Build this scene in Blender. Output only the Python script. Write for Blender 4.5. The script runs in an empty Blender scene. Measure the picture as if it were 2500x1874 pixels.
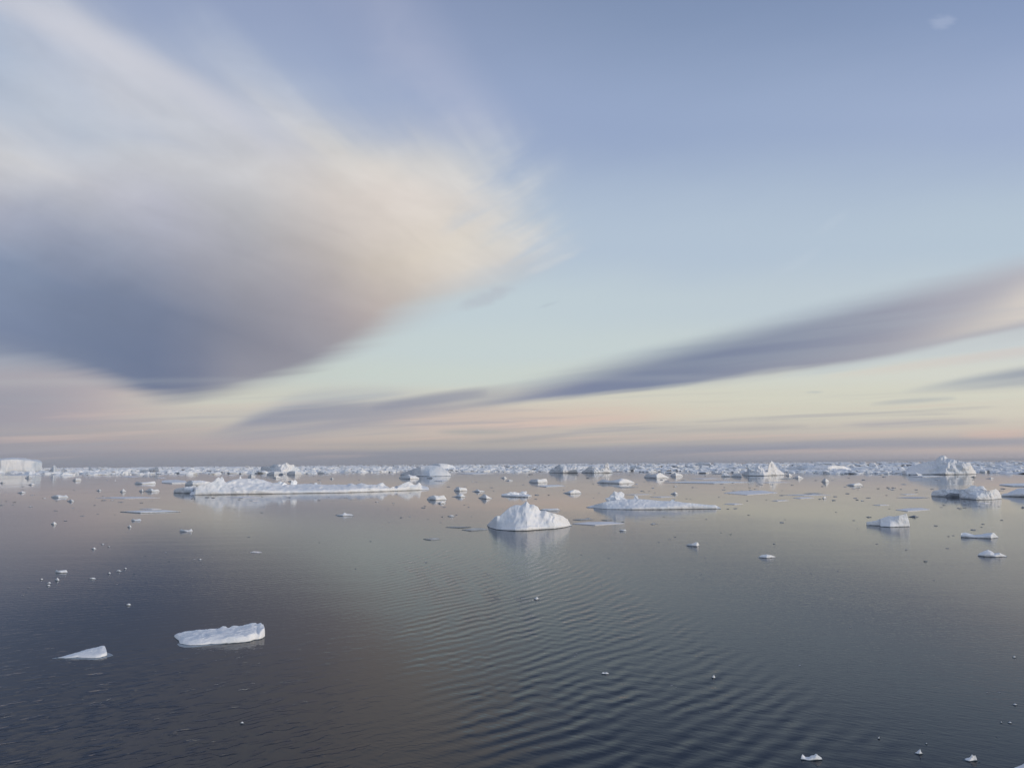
import bpy, bmesh, math, random
from mathutils import Vector, Matrix, noise

random.seed(11)
R = math.radians
HAZE = True
SC = bpy.context.scene
COL = SC.collection

# ------------------------------------------------------------------ camera
W0, H0 = 2500.0, 1874.0
LENS = 24.0
F = W0 * LENS / 36.0
CAMH = 14.0
HORIZ_C = 1130.6                       # horizon height in the middle of the frame
PITCH = math.atan((HORIZ_C - H0 / 2) / F)
ROLL = math.atan(0.0068)
CM = Matrix.Rotation(math.pi / 2 + PITCH, 3, 'X') @ Matrix.Rotation(-ROLL, 3, 'Z')
cam_data = bpy.data.cameras.new('camera')
cam = bpy.data.objects.new('camera', cam_data)
COL.objects.link(cam)
cam_data.lens = LENS
cam_data.sensor_width = 36.0
cam_data.clip_start = 0.5
cam_data.clip_end = 200000.0
cam.matrix_world = Matrix.Translation((0, 0, CAMH)) @ CM.to_4x4()
SC.camera = cam


def ray(x, y):
    return CM @ Vector(((x - W0 / 2) / F, -(y - H0 / 2) / F, -1.0))


def ground(x, y, z=0.0):
    d = ray(x, y)
    t = (z - CAMH) / min(d.z, -1e-5)
    return Vector((d.x * t, d.y * t, z))


def at_dist(x, y, dist):
    """point seen at (x, y) at the horizontal distance dist"""
    d = ray(x, y)
    t = dist / math.hypot(d.x, d.y)
    return Vector((d.x * t, d.y * t, CAMH + d.z * t))


def horizon(x):
    return HORIZ_C - 0.0068 * (x - W0 / 2)


# ------------------------------------------------------------------ colour
def lin(c):
    out = []
    for v in c:
        v = v / 255.0
        out.append(v / 12.92 if v <= 0.04045 else ((v + 0.055) / 1.055) ** 2.4)
    return (out[0], out[1], out[2], 1.0)


# ------------------------------------------------------------------ node helper
class NT:
    def __init__(self, tree):
        self.t = tree

    def node(self, kind, **kw):
        n = self.t.nodes.new(kind)
        for k, v in kw.items():
            setattr(n, k, v)
        return n

    def put(self, sock, v):
        if isinstance(v, bpy.types.NodeSocket):
            self.t.links.new(v, sock)
        else:
            sock.default_value = v

    def m(self, op, a, b=0.0, c=0.0, clamp=False):
        n = self.node('ShaderNodeMath', operation=op, use_clamp=clamp)
        self.put(n.inputs[0], a)
        if len(n.inputs) > 1:
            self.put(n.inputs[1], b)
        if len(n.inputs) > 2:
            self.put(n.inputs[2], c)
        return n.outputs[0]

    def add(self, a, b): return self.m('ADD', a, b)
    def sub(self, a, b): return self.m('SUBTRACT', a, b)
    def mul(self, a, b): return self.m('MULTIPLY', a, b)

    def ss(self, x, a, b, lo=0.0, hi=1.0, kind='SMOOTHSTEP'):
        """x from a..b mapped to lo..hi, clamped"""
        n = self.node('ShaderNodeMapRange', interpolation_type=kind, clamp=True)
        self.put(n.inputs['Value'], x)
        for k, v in (('From Min', a), ('From Max', b), ('To Min', lo), ('To Max', hi)):
            self.put(n.inputs[k], v)
        return n.outputs['Result']

    def mix(self, f, a, b):
        n = self.node('ShaderNodeMix', data_type='RGBA')
        n.clamp_factor = True
        self.put(n.inputs['Factor'], f)
        self.put(n.inputs[6], a)
        self.put(n.inputs[7], b)
        return n.outputs[2]

    def xyz(self, x, y, z=0.0):
        n = self.node('ShaderNodeCombineXYZ')
        self.put(n.inputs[0], x)
        self.put(n.inputs[1], y)
        self.put(n.inputs[2], z)
        return n.outputs[0]

    def noise(self, vec, scale=1.0, detail=4.0, rough=0.5, dist=0.0):
        n = self.node('ShaderNodeTexNoise')
        self.put(n.inputs['Vector'], vec)
        n.inputs['Scale'].default_value = scale
        n.inputs['Detail'].default_value = detail
        n.inputs['Roughness'].default_value = rough
        n.inputs['Distortion'].default_value = dist
        return n.outputs[0]

    def ramp(self, fac, stops, interp='B_SPLINE'):
        n = self.node('ShaderNodeValToRGB')
        cr = n.color_ramp
        cr.interpolation = interp
        stops = sorted(stops, key=lambda s: s[0])
        cr.elements[0].position = stops[0][0]
        cr.elements[0].color = stops[0][1]
        cr.elements[1].position = stops[-1][0]
        cr.elements[1].color = stops[-1][1]
        for p, c in stops[1:-1]:
            e = cr.elements.new(p)
            e.color = c
        self.put(n.inputs[0], fac)
        return n.outputs[0]

    def curve(self, fac, pts):
        n = self.node('ShaderNodeFloatCurve')
        mp = n.mapping
        c = mp.curves[0]
        pts = sorted(pts)
        c.points[0].location = pts[0]
        c.points[1].location = pts[-1]
        for p in pts[1:-1]:
            c.points.new(p[0], p[1])
        mp.extend = 'HORIZONTAL'
        mp.update()
        self.put(n.inputs['Value'], fac)
        return n.outputs[0]


# ------------------------------------------------------------------ sun and sky
SUN_AZ, SUN_EL = 115.0, 8.0            # clockwise from the view direction, above the horizon
sd = Vector((math.sin(R(SUN_AZ)) * math.cos(R(SUN_EL)), math.cos(R(SUN_AZ)) * math.cos(R(SUN_EL)), math.sin(R(SUN_EL))))
sun_data = bpy.data.lights.new('sun', 'SUN')
sun_data.energy = 1.6
sun_data.angle = R(2.5)
sun_data.color = (1.0, 0.90, 0.79)
sun = bpy.data.objects.new('sun', sun_data)
sun.rotation_euler = (-sd).to_track_quat('-Z', 'Y').to_euler()
sun.location = sd * 200
COL.objects.link(sun)

SC.view_settings.view_transform = 'Standard'
SC.view_settings.look = 'None'
SC.view_settings.exposure = 0.0
SC.view_settings.gamma = 1.0


def uv(x, y):
    """direction seen at (x, y), as slopes: sideways/ahead and up/ahead"""
    d = ray(x, y)
    return d.x / d.y, d.z / d.y


def pix(u, v):
    """the reverse of uv"""
    c = CM.transposed() @ Vector((u, 1.0, v))
    return W0 / 2 + F * c.x / -c.z, H0 / 2 - F * c.y / -c.z


def grid_colour(rows, x, y):
    def row(stops):
        if x <= stops[0][0]: return stops[0][1]
        for (xa, ca), (xb, cb) in zip(stops, stops[1:]):
            if x <= xb:
                t = (x - xa) / (xb - xa)
                return tuple(a + (b - a) * t for a, b in zip(ca, cb))
        return stops[-1][1]
    if y <= rows[0][0]: return row(rows[0][1])
    for (ya, ra), (yb, rb) in zip(rows, rows[1:]):
        if y <= yb:
            t = (y - ya) / (yb - ya)
            return tuple(a + (b - a) * t for a, b in zip(row(ra), row(rb)))
    return row(rows[-1][1])


def build_sky():
    world = bpy.data.worlds.new('World')
    SC.world = world
    world.use_nodes = True
    t = world.node_tree
    t.nodes.clear()
    N = NT(t)
    tc = N.node('ShaderNodeTexCoord').outputs['Generated']
    sep = N.node('ShaderNodeSeparateXYZ')
    N.put(sep.inputs[0], tc)
    X, Y, Z = sep.outputs
    Yc = N.m('MAXIMUM', Y, 0.22)
    u0 = N.m('DIVIDE', X, Yc)
    v0 = N.m('DIVIDE', N.m('MAXIMUM', Z, 0.0), Yc)
    # streaky turbulence of the high cloud
    n1 = N.noise(N.xyz(N.mul(u0, 2.2), N.sub(N.mul(v0, 11.0), N.mul(u0, 3.2)), 3.1), 1.0, 5.0, 0.55)
    n2 = N.noise(N.xyz(N.mul(u0, 3.0), N.mul(v0, 5.0), 7.7), 1.0, 4.0, 0.5)
    n3 = N.noise(N.xyz(N.mul(u0, 1.5), N.sub(N.mul(v0, 46.0), N.mul(u0, 5.0)), 17.0), 1.0, 4.0, 0.55, 0.2)
    damp = N.ss(v0, 0.0, 0.35, 0.10, 1.0)
    vw = N.add(v0, N.mul(N.mul(N.sub(n1, 0.5), 0.034), damp))
    vw = N.add(vw, N.mul(N.mul(N.sub(n2, 0.5), 0.05), damp))
    uw = N.add(u0, N.mul(N.mul(N.sub(n2, 0.5), 0.06), damp))
    UF = N.m('DIVIDE', N.add(uw, 1.0), 2.0)
    UF = N.m('MINIMUM', N.m('MAXIMUM', UF, 0.0), 1.0)

    def px_u(x, y):
        return min(1.0, max(0.0, (uv(x, y)[0] + 1) / 2))

    def grey(c, k=0.13):
        m = (c[0] + c[1] + c[2]) / 3
        return tuple(v + (m - v) * k for v in c)

    def table(rows):
        out = None
        prev_v = None
        for y, stops in rows:                       # from the top of the sky down
            c = N.ramp(UF, [(px_u(x, y), lin(grey(c))) for x, c in stops], 'B_SPLINE' if len(stops) > 2 else 'LINEAR')
            v = uv(1250, y)[1]
            if out is None:
                out = c
            else:
                out = N.mix(N.ss(vw, prev_v, v), out, c)
            prev_v = v
        return out

    base = table([
        (0,   [(0, (150, 166, 200)), (700, (146, 162, 197)), (1000, (138, 154, 191)), (1350, (129, 149, 185)), (1700, (126, 147, 185)), (2100, (129, 150, 188)), (2500, (135, 156, 196))]),
        (300, [(0, (168, 184, 211)), (600, (160, 177, 208)), (1000, (152, 169, 204)), (1350, (146, 165, 202)), (1700, (148, 168, 203)), (2100, (153, 172, 206)), (2500, (157, 175, 209))]),
        (600, [(0, (178, 194, 212)), (1250, (176, 194, 214)), (1700, (176, 194, 214)), (2100, (178, 196, 214)), (2500, (180, 198, 214))]),
        (750, [(0, (180, 196, 210)), (900, (192, 208, 215)), (1400, (190, 206, 214)), (1900, (188, 203, 213)), (2500, (192, 205, 213))]),
        (850, [(0, (172, 176, 190)), (500, (190, 200, 202)), (900, (196, 210, 211)), (1400, (196, 210, 212)), (1900, (198, 209, 208)), (2500, (203, 211, 212))]),
        (920, [(0, (166, 164, 174)), (300, (178, 170, 176)), (560, (194, 200, 194)), (900, (200, 212, 206)), (1400, (202, 211, 205)), (1900, (209, 213, 202)), (2500, (213, 214, 204))]),
        (970, [(0, (156, 156, 169)), (150, (166, 162, 172)), (290, (190, 176, 176)), (500, (206, 207, 192)), (800, (205, 207, 196)), (1250, (210, 204, 190)), (1800, (213, 213, 195)), (2500, (213, 212, 197))]),
        (1010, [(0, (158, 156, 168)), (140, (170, 162, 171)), (280, (190, 177, 176)), (480, (200, 197, 186)), (800, (196, 188, 180)), (1250, (208, 192, 180)), (1500, (214, 199, 182)), (1700, (211, 207, 190)), (2100, (208, 206, 190)), (2500, (214, 208, 192))]),
        (1050, [(0, (156, 155, 166)), (300, (172, 166, 168)), (550, (182, 176, 172)), (900, (196, 186, 176)), (1250, (194, 184, 175)), (1700, (194, 189, 180)), (2500, (209, 198, 184))]),
        (1085, [(0, (155, 154, 165)), (300, (168, 160, 165)), (550, (180, 167, 167)), (800, (184, 173, 167)), (1250, (172, 167, 165)), (1700, (176, 171, 169)), (2500, (180, 172, 172))]),
        (1104, [(0, (148, 149, 162)), (500, (156, 152, 161)), (900, (148, 149, 160)), (1350, (146, 148, 160)), (1800, (160, 157, 165)), (2200, (186, 174, 172)), (2500, (192, 177, 172))]),
        (1122, [(0, (142, 146, 159)), (500, (140, 144, 157)), (900, (138, 141, 155)), (1500, (145, 148, 160)), (2000, (162, 160, 169)), (2500, (176, 168, 172))]),
    ])

    # ---- the large fan of high cloud on the left
    grid = [
        (0,   [(0, (180, 192, 212)), (60, (190, 196, 212)), (200, (186, 194, 212)), (350, (172, 186, 210)), (900, (174, 186, 210))]),
        (100, [(0, (176, 190, 212)), (100, (190, 197, 212)), (200, (194, 198, 212)), (400, (184, 193, 212)), (700, (176, 188, 210))]),
        (200, [(0, (166, 184, 212)), (150, (186, 195, 212)), (300, (198, 201, 212)), (450, (194, 199, 213)), (650, (185, 194, 212)), (900, (178, 190, 211))]),
        (300, [(0, (194, 200, 210)), (200, (188, 197, 212)), (400, (198, 202, 211)), (600, (202, 204, 212)), (750, (199, 202, 213)), (850, (204, 207, 212)), (1100, (204, 208, 214))]),
        (360, [(0, (204, 205, 207)), (200, (200, 203, 208)), (400, (200, 202, 208)), (600, (202, 203, 207)), (800, (212, 211, 209)), (1000, (216, 214, 209)), (1200, (204, 210, 214))]),
        (420, [(0, (200, 200, 206)), (200, (198, 199, 206)), (400, (191, 194, 206)), (600, (200, 200, 204)), (800, (216, 210, 206)), (920, (222, 214, 208)), (1100, (216, 213, 210)), (1280, (202, 209, 216))]),
        (500, [(0, (170, 174, 192)), (200, (176, 178, 194)), (400, (180, 182, 198)), (600, (183, 183, 191)), (750, (205, 196, 191)), (850, (214, 204, 197)), (1000, (222, 212, 204)), (1180, (217, 213, 209)), (1320, (203, 209, 215))]),
        (560, [(0, (148, 160, 188)), (200, (152, 159, 181)), (400, (164, 166, 182)), (600, (174, 174, 182)), (750, (192, 185, 183)), (850, (208, 197, 189)), (1000, (223, 213, 201)), (1180, (222, 214, 204)), (1320, (208, 210, 212))]),
        (620, [(0, (129, 145, 178)), (200, (134, 148, 176)), (400, (150, 155, 174)), (600, (164, 162, 172)), (750, (178, 172, 174)), (850, (193, 183, 177)), (950, (211, 199, 185)), (1100, (222, 212, 198)), (1220, (214, 211, 206)), (1350, (206, 209, 212))]),
        (680, [(0, (130, 148, 178)), (200, (120, 134, 166)), (400, (136, 142, 164)), (600, (154, 154, 166)), (750, (166, 162, 170)), (850, (181, 171, 168)), (950, (197, 183, 174)), (1050, (206, 194, 184)), (1160, (204, 200, 194))]),
        (740, [(0, (122, 140, 172)), (200, (112, 128, 159)), (400, (120, 132, 160)), (600, (144, 145, 160)), (750, (156, 152, 162)), (850, (172, 162, 164)), (950, (190, 176, 170)), (1060, (190, 184, 182))]),
        (800, [(0, (118, 134, 168)), (200, (108, 124, 156)), (400, (110, 124, 156)), (600, (136, 138, 154)), (750, (146, 144, 156)), (850, (166, 156, 160)), (950, (183, 172, 168))]),
        (860, [(0, (122, 136, 166)), (200, (110, 126, 158)), (400, (104, 120, 154)), (520, (118, 128, 156)), (650, (138, 138, 154)), (750, (144, 144, 158)), (880, (162, 160, 168))]),
        (920, [(0, (132, 142, 166)), (200, (118, 130, 158)), (400, (106, 120, 152)), (500, (120, 128, 154)), (600, (142, 140, 156)), (750, (150, 150, 162))]),
        (975, [(0, (136, 146, 168)), (400, (114, 124, 154)), (600, (150, 150, 162))]),
    ]
    # the fibres of this cloud run down to the right, so its shades are laid along slanting rows
    SH = 0.30
    ub = uv(850, 600)[0]
    vs = N.add(vw, N.mul(N.m('MINIMUM', u0, ub), SH))
    vs = N.add(vs, N.mul(N.sub(N.noise(N.xyz(N.mul(u0, 1.6), N.add(N.mul(v0, 5.5), N.mul(u0, 2.4)), 31.0), 1.0, 5.0, 0.55), 0.5), 0.075))
    body, prev_v = None, None
    for k in range(13):
        vk = 0.74 - k * 0.084
        stops = []
        for xi in range(16):
            uu = -0.80 + xi * 0.066
            v_ = vk - SH * min(uu, ub)
            stops.append(((uu + 1) / 2, lin(grey(grid_colour(grid, *pix(uu, max(0.0, min(0.78, v_)))), 0.20))))
        c = N.ramp(UF, stops, 'LINEAR')
        body = c if body is None else N.mix(N.ss(vs, prev_v, vk, kind='LINEAR'), body, c)
        prev_v = vk

    def vc(pts):
        """a line over the sky as height against azimuth"""
        return N.curve(UF, [(px_u(x, y), min(1.0, max(0.0, uv(x, y)[1]))) for x, y in pts])

    def ac(pts, y=900):
        return N.curve(UF, [(px_u(x, y), a) for x, a in pts])

    # streaks fanning out from a point beyond the tip of the cloud
    au, av = uv(1633, 879)
    du, dv = N.sub(u0, au), N.sub(v0, av)
    ang = N.m('ARCTAN2', dv, N.m('MULTIPLY', du, -1.0))
    rad = N.m('SQRT', N.add(N.mul(du, du), N.mul(dv, dv)))
    bend = N.add(ang, N.mul(rad, -0.25))
    fan = N.noise(N.xyz(N.mul(bend, 8.0), N.mul(rad, 1.6), 0.4), 1.0, 4.0, 0.45, 0.4)
    fan2 = N.noise(N.xyz(N.mul(bend, 3.4), N.mul(rad, 0.7), 5.4), 1.0, 3.0, 0.5)
    soft = N.noise(N.xyz(N.mul(u0, 4.0), N.mul(v0, 6.0), 1.3), 1.0, 6.0, 0.55, 0.4)

    top = vc([(-300, -380), (150, -80), (330, 5), (500, 75), (700, 165), (850, 240), (980, 290), (1130, 330), (1260, 385), (1340, 460), (1400, 550), (1440, 610), (1700, 900)])
    low = vc([(-300, 880), (0, 893), (110, 903), (210, 925), (290, 950), (360, 972), (430, 977), (520, 968), (620, 948), (720, 922), (800, 890), (880, 848), (960, 806), (1060, 760), (1160, 720), (1250, 690), (1360, 645), (1450, 620)])
    topn = N.add(top, N.mul(N.mul(N.sub(fan, 0.5), 0.20), N.ss(u0, uv(750, 200)[0], uv(1050, 200)[0], 1.0, 0.35)))
    topn = N.add(topn, N.mul(N.sub(soft, 0.5), 0.10))
    m_top = N.ss(N.sub(topn, v0), -0.095, 0.115)
    lown = N.add(low, N.add(N.mul(N.sub(n1, 0.5), 0.016), N.mul(N.sub(n3, 0.5), 0.030)))
    s_low = ac([(0, 0.042), (300, 0.026), (450, 0.020), (700, 0.026), (850, 0.040), (1000, 0.055), (1200, 0.050), (1500, 0.06)])
    m_low = N.ss(N.m('DIVIDE', N.sub(v0, lown), s_low), -0.45, 1.0)
    tong = N.noise(N.xyz(N.add(N.mul(u0, 2.6), N.mul(v0, 1.2)), N.sub(N.mul(v0, 11.0), N.mul(u0, 6.5)), 41.0), 1.0, 5.0, 0.6, 0.3)
    ur = N.add(u0, N.mul(N.sub(tong, 0.5), -0.42))
    ur = N.add(ur, N.mul(N.sub(soft, 0.5), -0.10))
    right = N.ss(ur, uv(1120, 560)[0], uv(1420, 560)[0], 1.0, 0.0)
    dens = N.ss(v0, uv(0, 420)[1], uv(0, 200)[1], 1.0, 0.0)
    veil = N.ss(N.add(N.mul(fan, 0.6), N.mul(fan2, 0.4)), 0.36, 0.62, 0.62, 1.0)
    veil = N.m('MAXIMUM', veil, dens)
    alpha = N.mul(N.mul(m_top, m_low), N.mul(right, veil))
    # a little lighter and darker fibre inside the cloud
    fine = N.noise(N.xyz(N.mul(u0, 9.0), N.add(N.mul(v0, 22.0), N.mul(u0, 7.0)), 23.0), 1.0, 6.0, 0.62, 0.5)
    fib = N.add(N.mul(N.sub(fan, 0.5), 0.20), N.add(N.mul(N.sub(soft, 0.5), 0.20), N.mul(N.sub(fine, 0.5), 0.20)))
    fibn = N.ss(v0, uv(0, 960)[1], uv(0, 500)[1], 0.35, 1.0)
    gain = N.add(1.0, N.mul(fib, fibn))
    vm = N.node('ShaderNodeVectorMath', operation='SCALE')
    N.put(vm.inputs[0], body)
    N.put(vm.inputs[3], gain)
    col = N.mix(alpha, base, vm.outputs[0])
    # the brightest fibre, straight down to the right from the upper left
    (a0, b0), (a1, b1) = uv(60, 8), uv(800, 425)
    L = math.hypot(a1 - a0, b1 - b0)
    dist = N.add(N.mul(N.sub(u0, a0), -(b1 - b0) / L), N.mul(N.sub(v0, b0), (a1 - a0) / L))
    dist = N.add(dist, N.mul(N.sub(soft, 0.5), 0.05))
    st = N.mul(N.ss(N.m('ABSOLUTE', dist), 0.0, 0.045, 1.0, 0.0), N.ss(u0, uv(500, 260)[0], uv(850, 440)[0], 0.6, 0.0))
    col = N.mix(st, col, lin((206, 207, 216)))

    # ---- thin arm of cirrus above the cloud
    def band(col, tp, bt, st, sb, stops, alpha, tex=0.25, wob=0.008):
        T, B = vc(tp), vc(bt)
        w = N.add(N.mul(N.sub(n1, 0.5), wob), N.mul(N.sub(n3, 0.5), wob))
        vv = N.add(v0, w)
        a = N.ss(N.sub(T, vv), -st, st)
        b = N.ss(N.sub(vv, B), -sb, sb)
        k = N.mul(N.mul(a, b), ac(alpha, (tp[0][1] + tp[-1][1]) / 2))
        if tex:
            k = N.mul(k, N.ss(n3, 0.34, 0.60, 1.0 - tex * 1.6, 1.0))
        if len(stops) == 1:
            c = lin(grey(stops[0][1]))
        else:
            c = N.ramp(UF, [(px_u(x, 900), lin(grey(cc))) for x, cc in stops], 'LINEAR')
        return N.mix(k, col, c)

    # steep arm: a soft line in slopes
    (a0, b0), (a1, b1) = uv(900, -30), uv(1170, 330)
    L = math.hypot(a1 - a0, b1 - b0)
    nx, ny = -(b1 - b0) / L, (a1 - a0) / L
    dist = N.add(N.mul(N.sub(u0, a0), nx), N.mul(N.sub(v0, b0), ny))
    dist = N.add(dist, N.mul(N.sub(soft, 0.5), 0.07))
    arm = N.ss(N.m('ABSOLUTE', dist), 0.0, 0.10, 1.0, 0.0)
    arm = N.mul(arm, N.ss(v0, uv(1000, 420)[1], uv(1000, 250)[1], 0.0, 1.0))
    col = N.mix(N.mul(arm, N.mul(N.ss(soft, 0.35, 0.6, 0.5, 1.0), 0.30)), col, lin((188, 192, 212)))

    # little wisp top right, faint wisps right of the cloud
    def puff(col, x, y, rx, ry, slope, a, c, ns=40):
        cu, cv = uv(x, y)
        pu, pv = N.sub(u0, cu), N.sub(v0, cv)
        pv = N.sub(pv, N.mul(pu, slope))
        nn = N.noise(N.xyz(N.mul(u0, ns), N.mul(v0, ns * 2.2), 2.0), 1.0, 4.0, 0.6)
        q = N.m('SQRT', N.add(N.m('POWER', N.m('DIVIDE', pu, rx / F), 2.0), N.m('POWER', N.m('DIVIDE', pv, ry / F), 2.0)))
        q = N.add(q, N.mul(N.sub(nn, 0.5), 1.5))
        return N.mix(N.mul(N.ss(q, 0.2, 1.0, 1.0, 0.0), a), col, lin(c))

    col = puff(col, 2300, 55, 46, 26, 0.15, 0.26, (190, 200, 222))
    col = puff(col, 1950, 640, 75, 22, 0.55, 0.18, (196, 207, 220), 24)
    col = puff(col, 2030, 545, 60, 20, 0.6, 0.15, (196, 207, 220), 24)
    col = puff(col, 1350, 640, 110, 16, 0.42, 0.28, (214, 214, 214), 18)

    # dark grey-mauve shreds under the tip
    col = puff(col, 1190, 728, 90, 26, 0.38, 0.42, (176, 180, 190), 26)
    col = puff(col, 1335, 745, 34, 8, 0.3, 0.3, (170, 182, 194), 30)

    # ---- long dark streak rising to the right
    # lilac shade between the streaks
    col = band(col, [(600, 1062), (760, 1015), (900, 990), (1050, 985), (1250, 992)],
               [(600, 1070), (760, 1060), (900, 1050), (1050, 1040), (1250, 1022)],
               0.016, 0.014, [(600, (164, 162, 172)), (900, (172, 166, 172)), (1150, (192, 176, 172))],
               [(560, 0.0), (750, 0.6), (950, 0.85), (1120, 0.6), (1280, 0.0)], 0.25)
    # soft grey-green upper veil, then the darker lower lobe
    col = band(col, [(560, 1038), (640, 995), (740, 962), (860, 950), (1000, 952), (1100, 955)],
               [(560, 1050), (700, 1010), (860, 985), (1000, 975), (1100, 965)],
               0.012, 0.012, [(600, (172, 176, 184)), (850, (168, 176, 186))],
               [(540, 0.0), (650, 0.5), (850, 0.75), (1000, 0.35), (1100, 0.0)], 0.45)
    col = band(col, [(470, 1074), (560, 1040), (660, 1004), (790, 982), (900, 980), (1000, 985), (1150, 985)],
               [(470, 1080), (600, 1078), (735, 1068), (880, 1048), (1000, 1028), (1150, 1006)],
               0.009, 0.005, [(480, (156, 158, 170)), (620, (146, 151, 168)), (900, (156, 158, 170))],
               [(460, 0.0), (530, 0.7), (640, 0.95), (800, 0.9), (950, 0.75), (1080, 0.3), (1150, 0.0)], 0.4)
    col = band(col, [(860, 996), (1040, 962), (1130, 950), (1250, 938)], [(860, 1008), (1040, 988), (1130, 976), (1250, 962)],
               0.005, 0.005, [(950, (150, 153, 168))], [(900, 0.0), (980, 0.9), (1120, 0.85), (1200, 0.3), (1260, 0.0)], 0.2)
    col = band(col, [(1020, 992), (1120, 980), (1250, 955), (1532, 885), (1815, 812), (2098, 742), (2500, 650)],
               [(1020, 1004), (1120, 1000), (1250, 983), (1532, 955), (1815, 917), (2098, 882), (2500, 800)],
               0.022, 0.007, [(1150, (150, 154, 168)), (1300, (132, 139, 165)), (1450, (122, 133, 162)), (1700, (121, 133, 161)), (1950, (133, 142, 166)), (2150, (147, 151, 170)), (2300, (164, 164, 178)), (2500, (178, 175, 184))],
               [(1020, 0.0), (1100, 0.8), (1300, 0.97), (1500, 1.0), (1800, 1.0), (2100, 0.97), (2500, 0.9)], 0.07, 0.020)
    # its warmer lower margin on the right, ending in a cream bar
    col = band(col, [(1700, 925), (1900, 890), (2098, 850), (2300, 790), (2500, 705)],
               [(1700, 942), (1900, 915), (2098, 882), (2300, 838), (2500, 790)],
               0.030, 0.010, [(1700, (158, 156, 168)), (2000, (164, 162, 172)), (2200, (178, 174, 180)), (2330, (196, 190, 188)), (2500, (214, 206, 198))],
               [(1600, 0.0), (1850, 0.5), (2100, 0.65), (2300, 0.8), (2500, 0.92)], 0.2, 0.014)
    col = band(col, [(2150, 870), (2320, 820), (2500, 785)], [(2150, 880), (2320, 845), (2500, 825)],
               0.008, 0.008, [(2150, (176, 178, 186))], [(2150, 0.0), (2300, 0.5), (2500, 0.7)], 0.3)
    # cool and cream bars under it, far right
    col = band(col, [(1900, 915), (2200, 862), (2500, 800)], [(1900, 925), (2200, 884), (2500, 838)],
               0.006, 0.008, [(1900, (196, 207, 208)), (2500, (196, 202, 206))], [(1900, 0.0), (2100, 0.8), (2500, 0.8)], 0.2)
    col = band(col, [(2000, 915), (2250, 880), (2500, 845)], [(2000, 925), (2250, 900), (2500, 872)],
               0.005, 0.008, [(2000, (214, 208, 196)), (2500, (208, 202, 198))], [(2000, 0.0), (2200, 0.7), (2500, 0.8)], 0.3)
    col = band(col, [(2190, 960), (2300, 935), (2400, 915), (2500, 898)], [(2190, 964), (2300, 957), (2400, 951), (2500, 944)],
               0.007, 0.005, [(2200, (178, 185, 188)), (2350, (162, 170, 180)), (2500, (156, 164, 176))], [(2190, 0.0), (2300, 0.7), (2500, 0.95)], 0.2)
    col = band(col, [(2120, 986), (2220, 975), (2330, 968)], [(2120, 989), (2220, 983), (2330, 975)],
               0.003, 0.003, [(2120, (178, 183, 184))], [(2120, 0.0), (2180, 0.8), (2260, 0.7), (2340, 0.0)], 0.2)
    col = puff(col, 1990, 957, 28, 5, 0.0, 0.5, (184, 190, 190), 20)
    # low pink and grey bars
    col = band(col, [(1000, 1030), (1250, 1022), (1500, 1014), (1700, 1006)], [(1000, 1062), (1250, 1052), (1500, 1036), (1700, 1020)],
               0.010, 0.008, [(1000, (212, 190, 178)), (1450, (216, 190, 178))], [(1000, 0.0), (1150, 0.6), (1450, 0.85), (1600, 0.4), (1720, 0.0)], 0.3)
    col = band(col, [(1060, 1050), (1180, 1046), (1300, 1046)], [(1060, 1056), (1180, 1060), (1300, 1054)],
               0.005, 0.004, [(1100, (168, 169, 168))], [(1060, 0.0), (1130, 0.8), (1240, 0.6), (1320, 0.0)], 0.3)
    col = band(col, [(1150, 1077), (1280, 1068), (1420, 1056)], [(1150, 1082), (1280, 1076), (1420, 1060)],
               0.004, 0.003, [(1200, (154, 158, 164))], [(1140, 0.0), (1220, 0.85), (1320, 0.7), (1420, 0.0)], 0.3)
    col = band(col, [(900, 1082), (1200, 1080), (1600, 1068)], [(900, 1100), (1200, 1098), (1600, 1088)],
               0.006, 0.006, [(900, (172, 168, 165)), (1500, (186, 180, 174))], [(850, 0.0), (1050, 0.6), (1500, 0.5), (1700, 0.0)], 0.4)
    col = band(col, [(1500, 1056), (1700, 1046), (1950, 1034)], [(1500, 1061), (1700, 1054), (1950, 1043)],
               0.004, 0.004, [(1600, (176, 173, 172))], [(1500, 0.0), (1700, 0.8), (1850, 0.8), (1980, 0.0)], 0.3)
    col = band(col, [(2050, 1034), (2200, 1024), (2420, 1022)], [(2050, 1040), (2200, 1040), (2420, 1034)],
               0.004, 0.004, [(2100, (184, 180, 180))], [(2050, 0.0), (2150, 0.75), (2330, 0.7), (2450, 0.0)], 0.3)
    col = band(col, [(2350, 1052), (2420, 1048), (2500, 1046)], [(2350, 1068), (2420, 1070), (2500, 1066)],
               0.004, 0.004, [(2400, (214, 184, 172))], [(2330, 0.0), (2420, 0.7), (2500, 0.3)], 0.3)
    # bank of mauve haze on the horizon
    col = band(col, [(300, 1118), (700, 1110), (1000, 1106), (1250, 1100), (1500, 1092), (1800, 1084), (2150, 1074), (2500, 1070)],
               [(300, 1140), (700, 1140), (1000, 1140), (1250, 1126), (1500, 1112), (1800, 1103), (2150, 1094), (2500, 1088)],
               0.005, 0.005, [(300, (146, 148, 160)), (1000, (142, 145, 158)), (1500, (146, 149, 163)), (2000, (146, 150, 166)), (2500, (158, 158, 170))],
               [(200, 0.0), (600, 0.7), (1000, 0.85), (2000, 0.85), (2500, 0.75)], 0.1, 0.003)

    # thin broken bars of grey and rose low down
    lowm = N.mul(N.ss(v0, 0.004, 0.02), N.ss(v0, 0.05, 0.12, 1.0, 0.0))
    n4 = N.noise(N.xyz(N.mul(u0, 2.2), N.sub(N.mul(v0, 75.0), N.mul(u0, 3.0)), 71.0), 1.0, 4.0, 0.6, 0.3)
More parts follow.
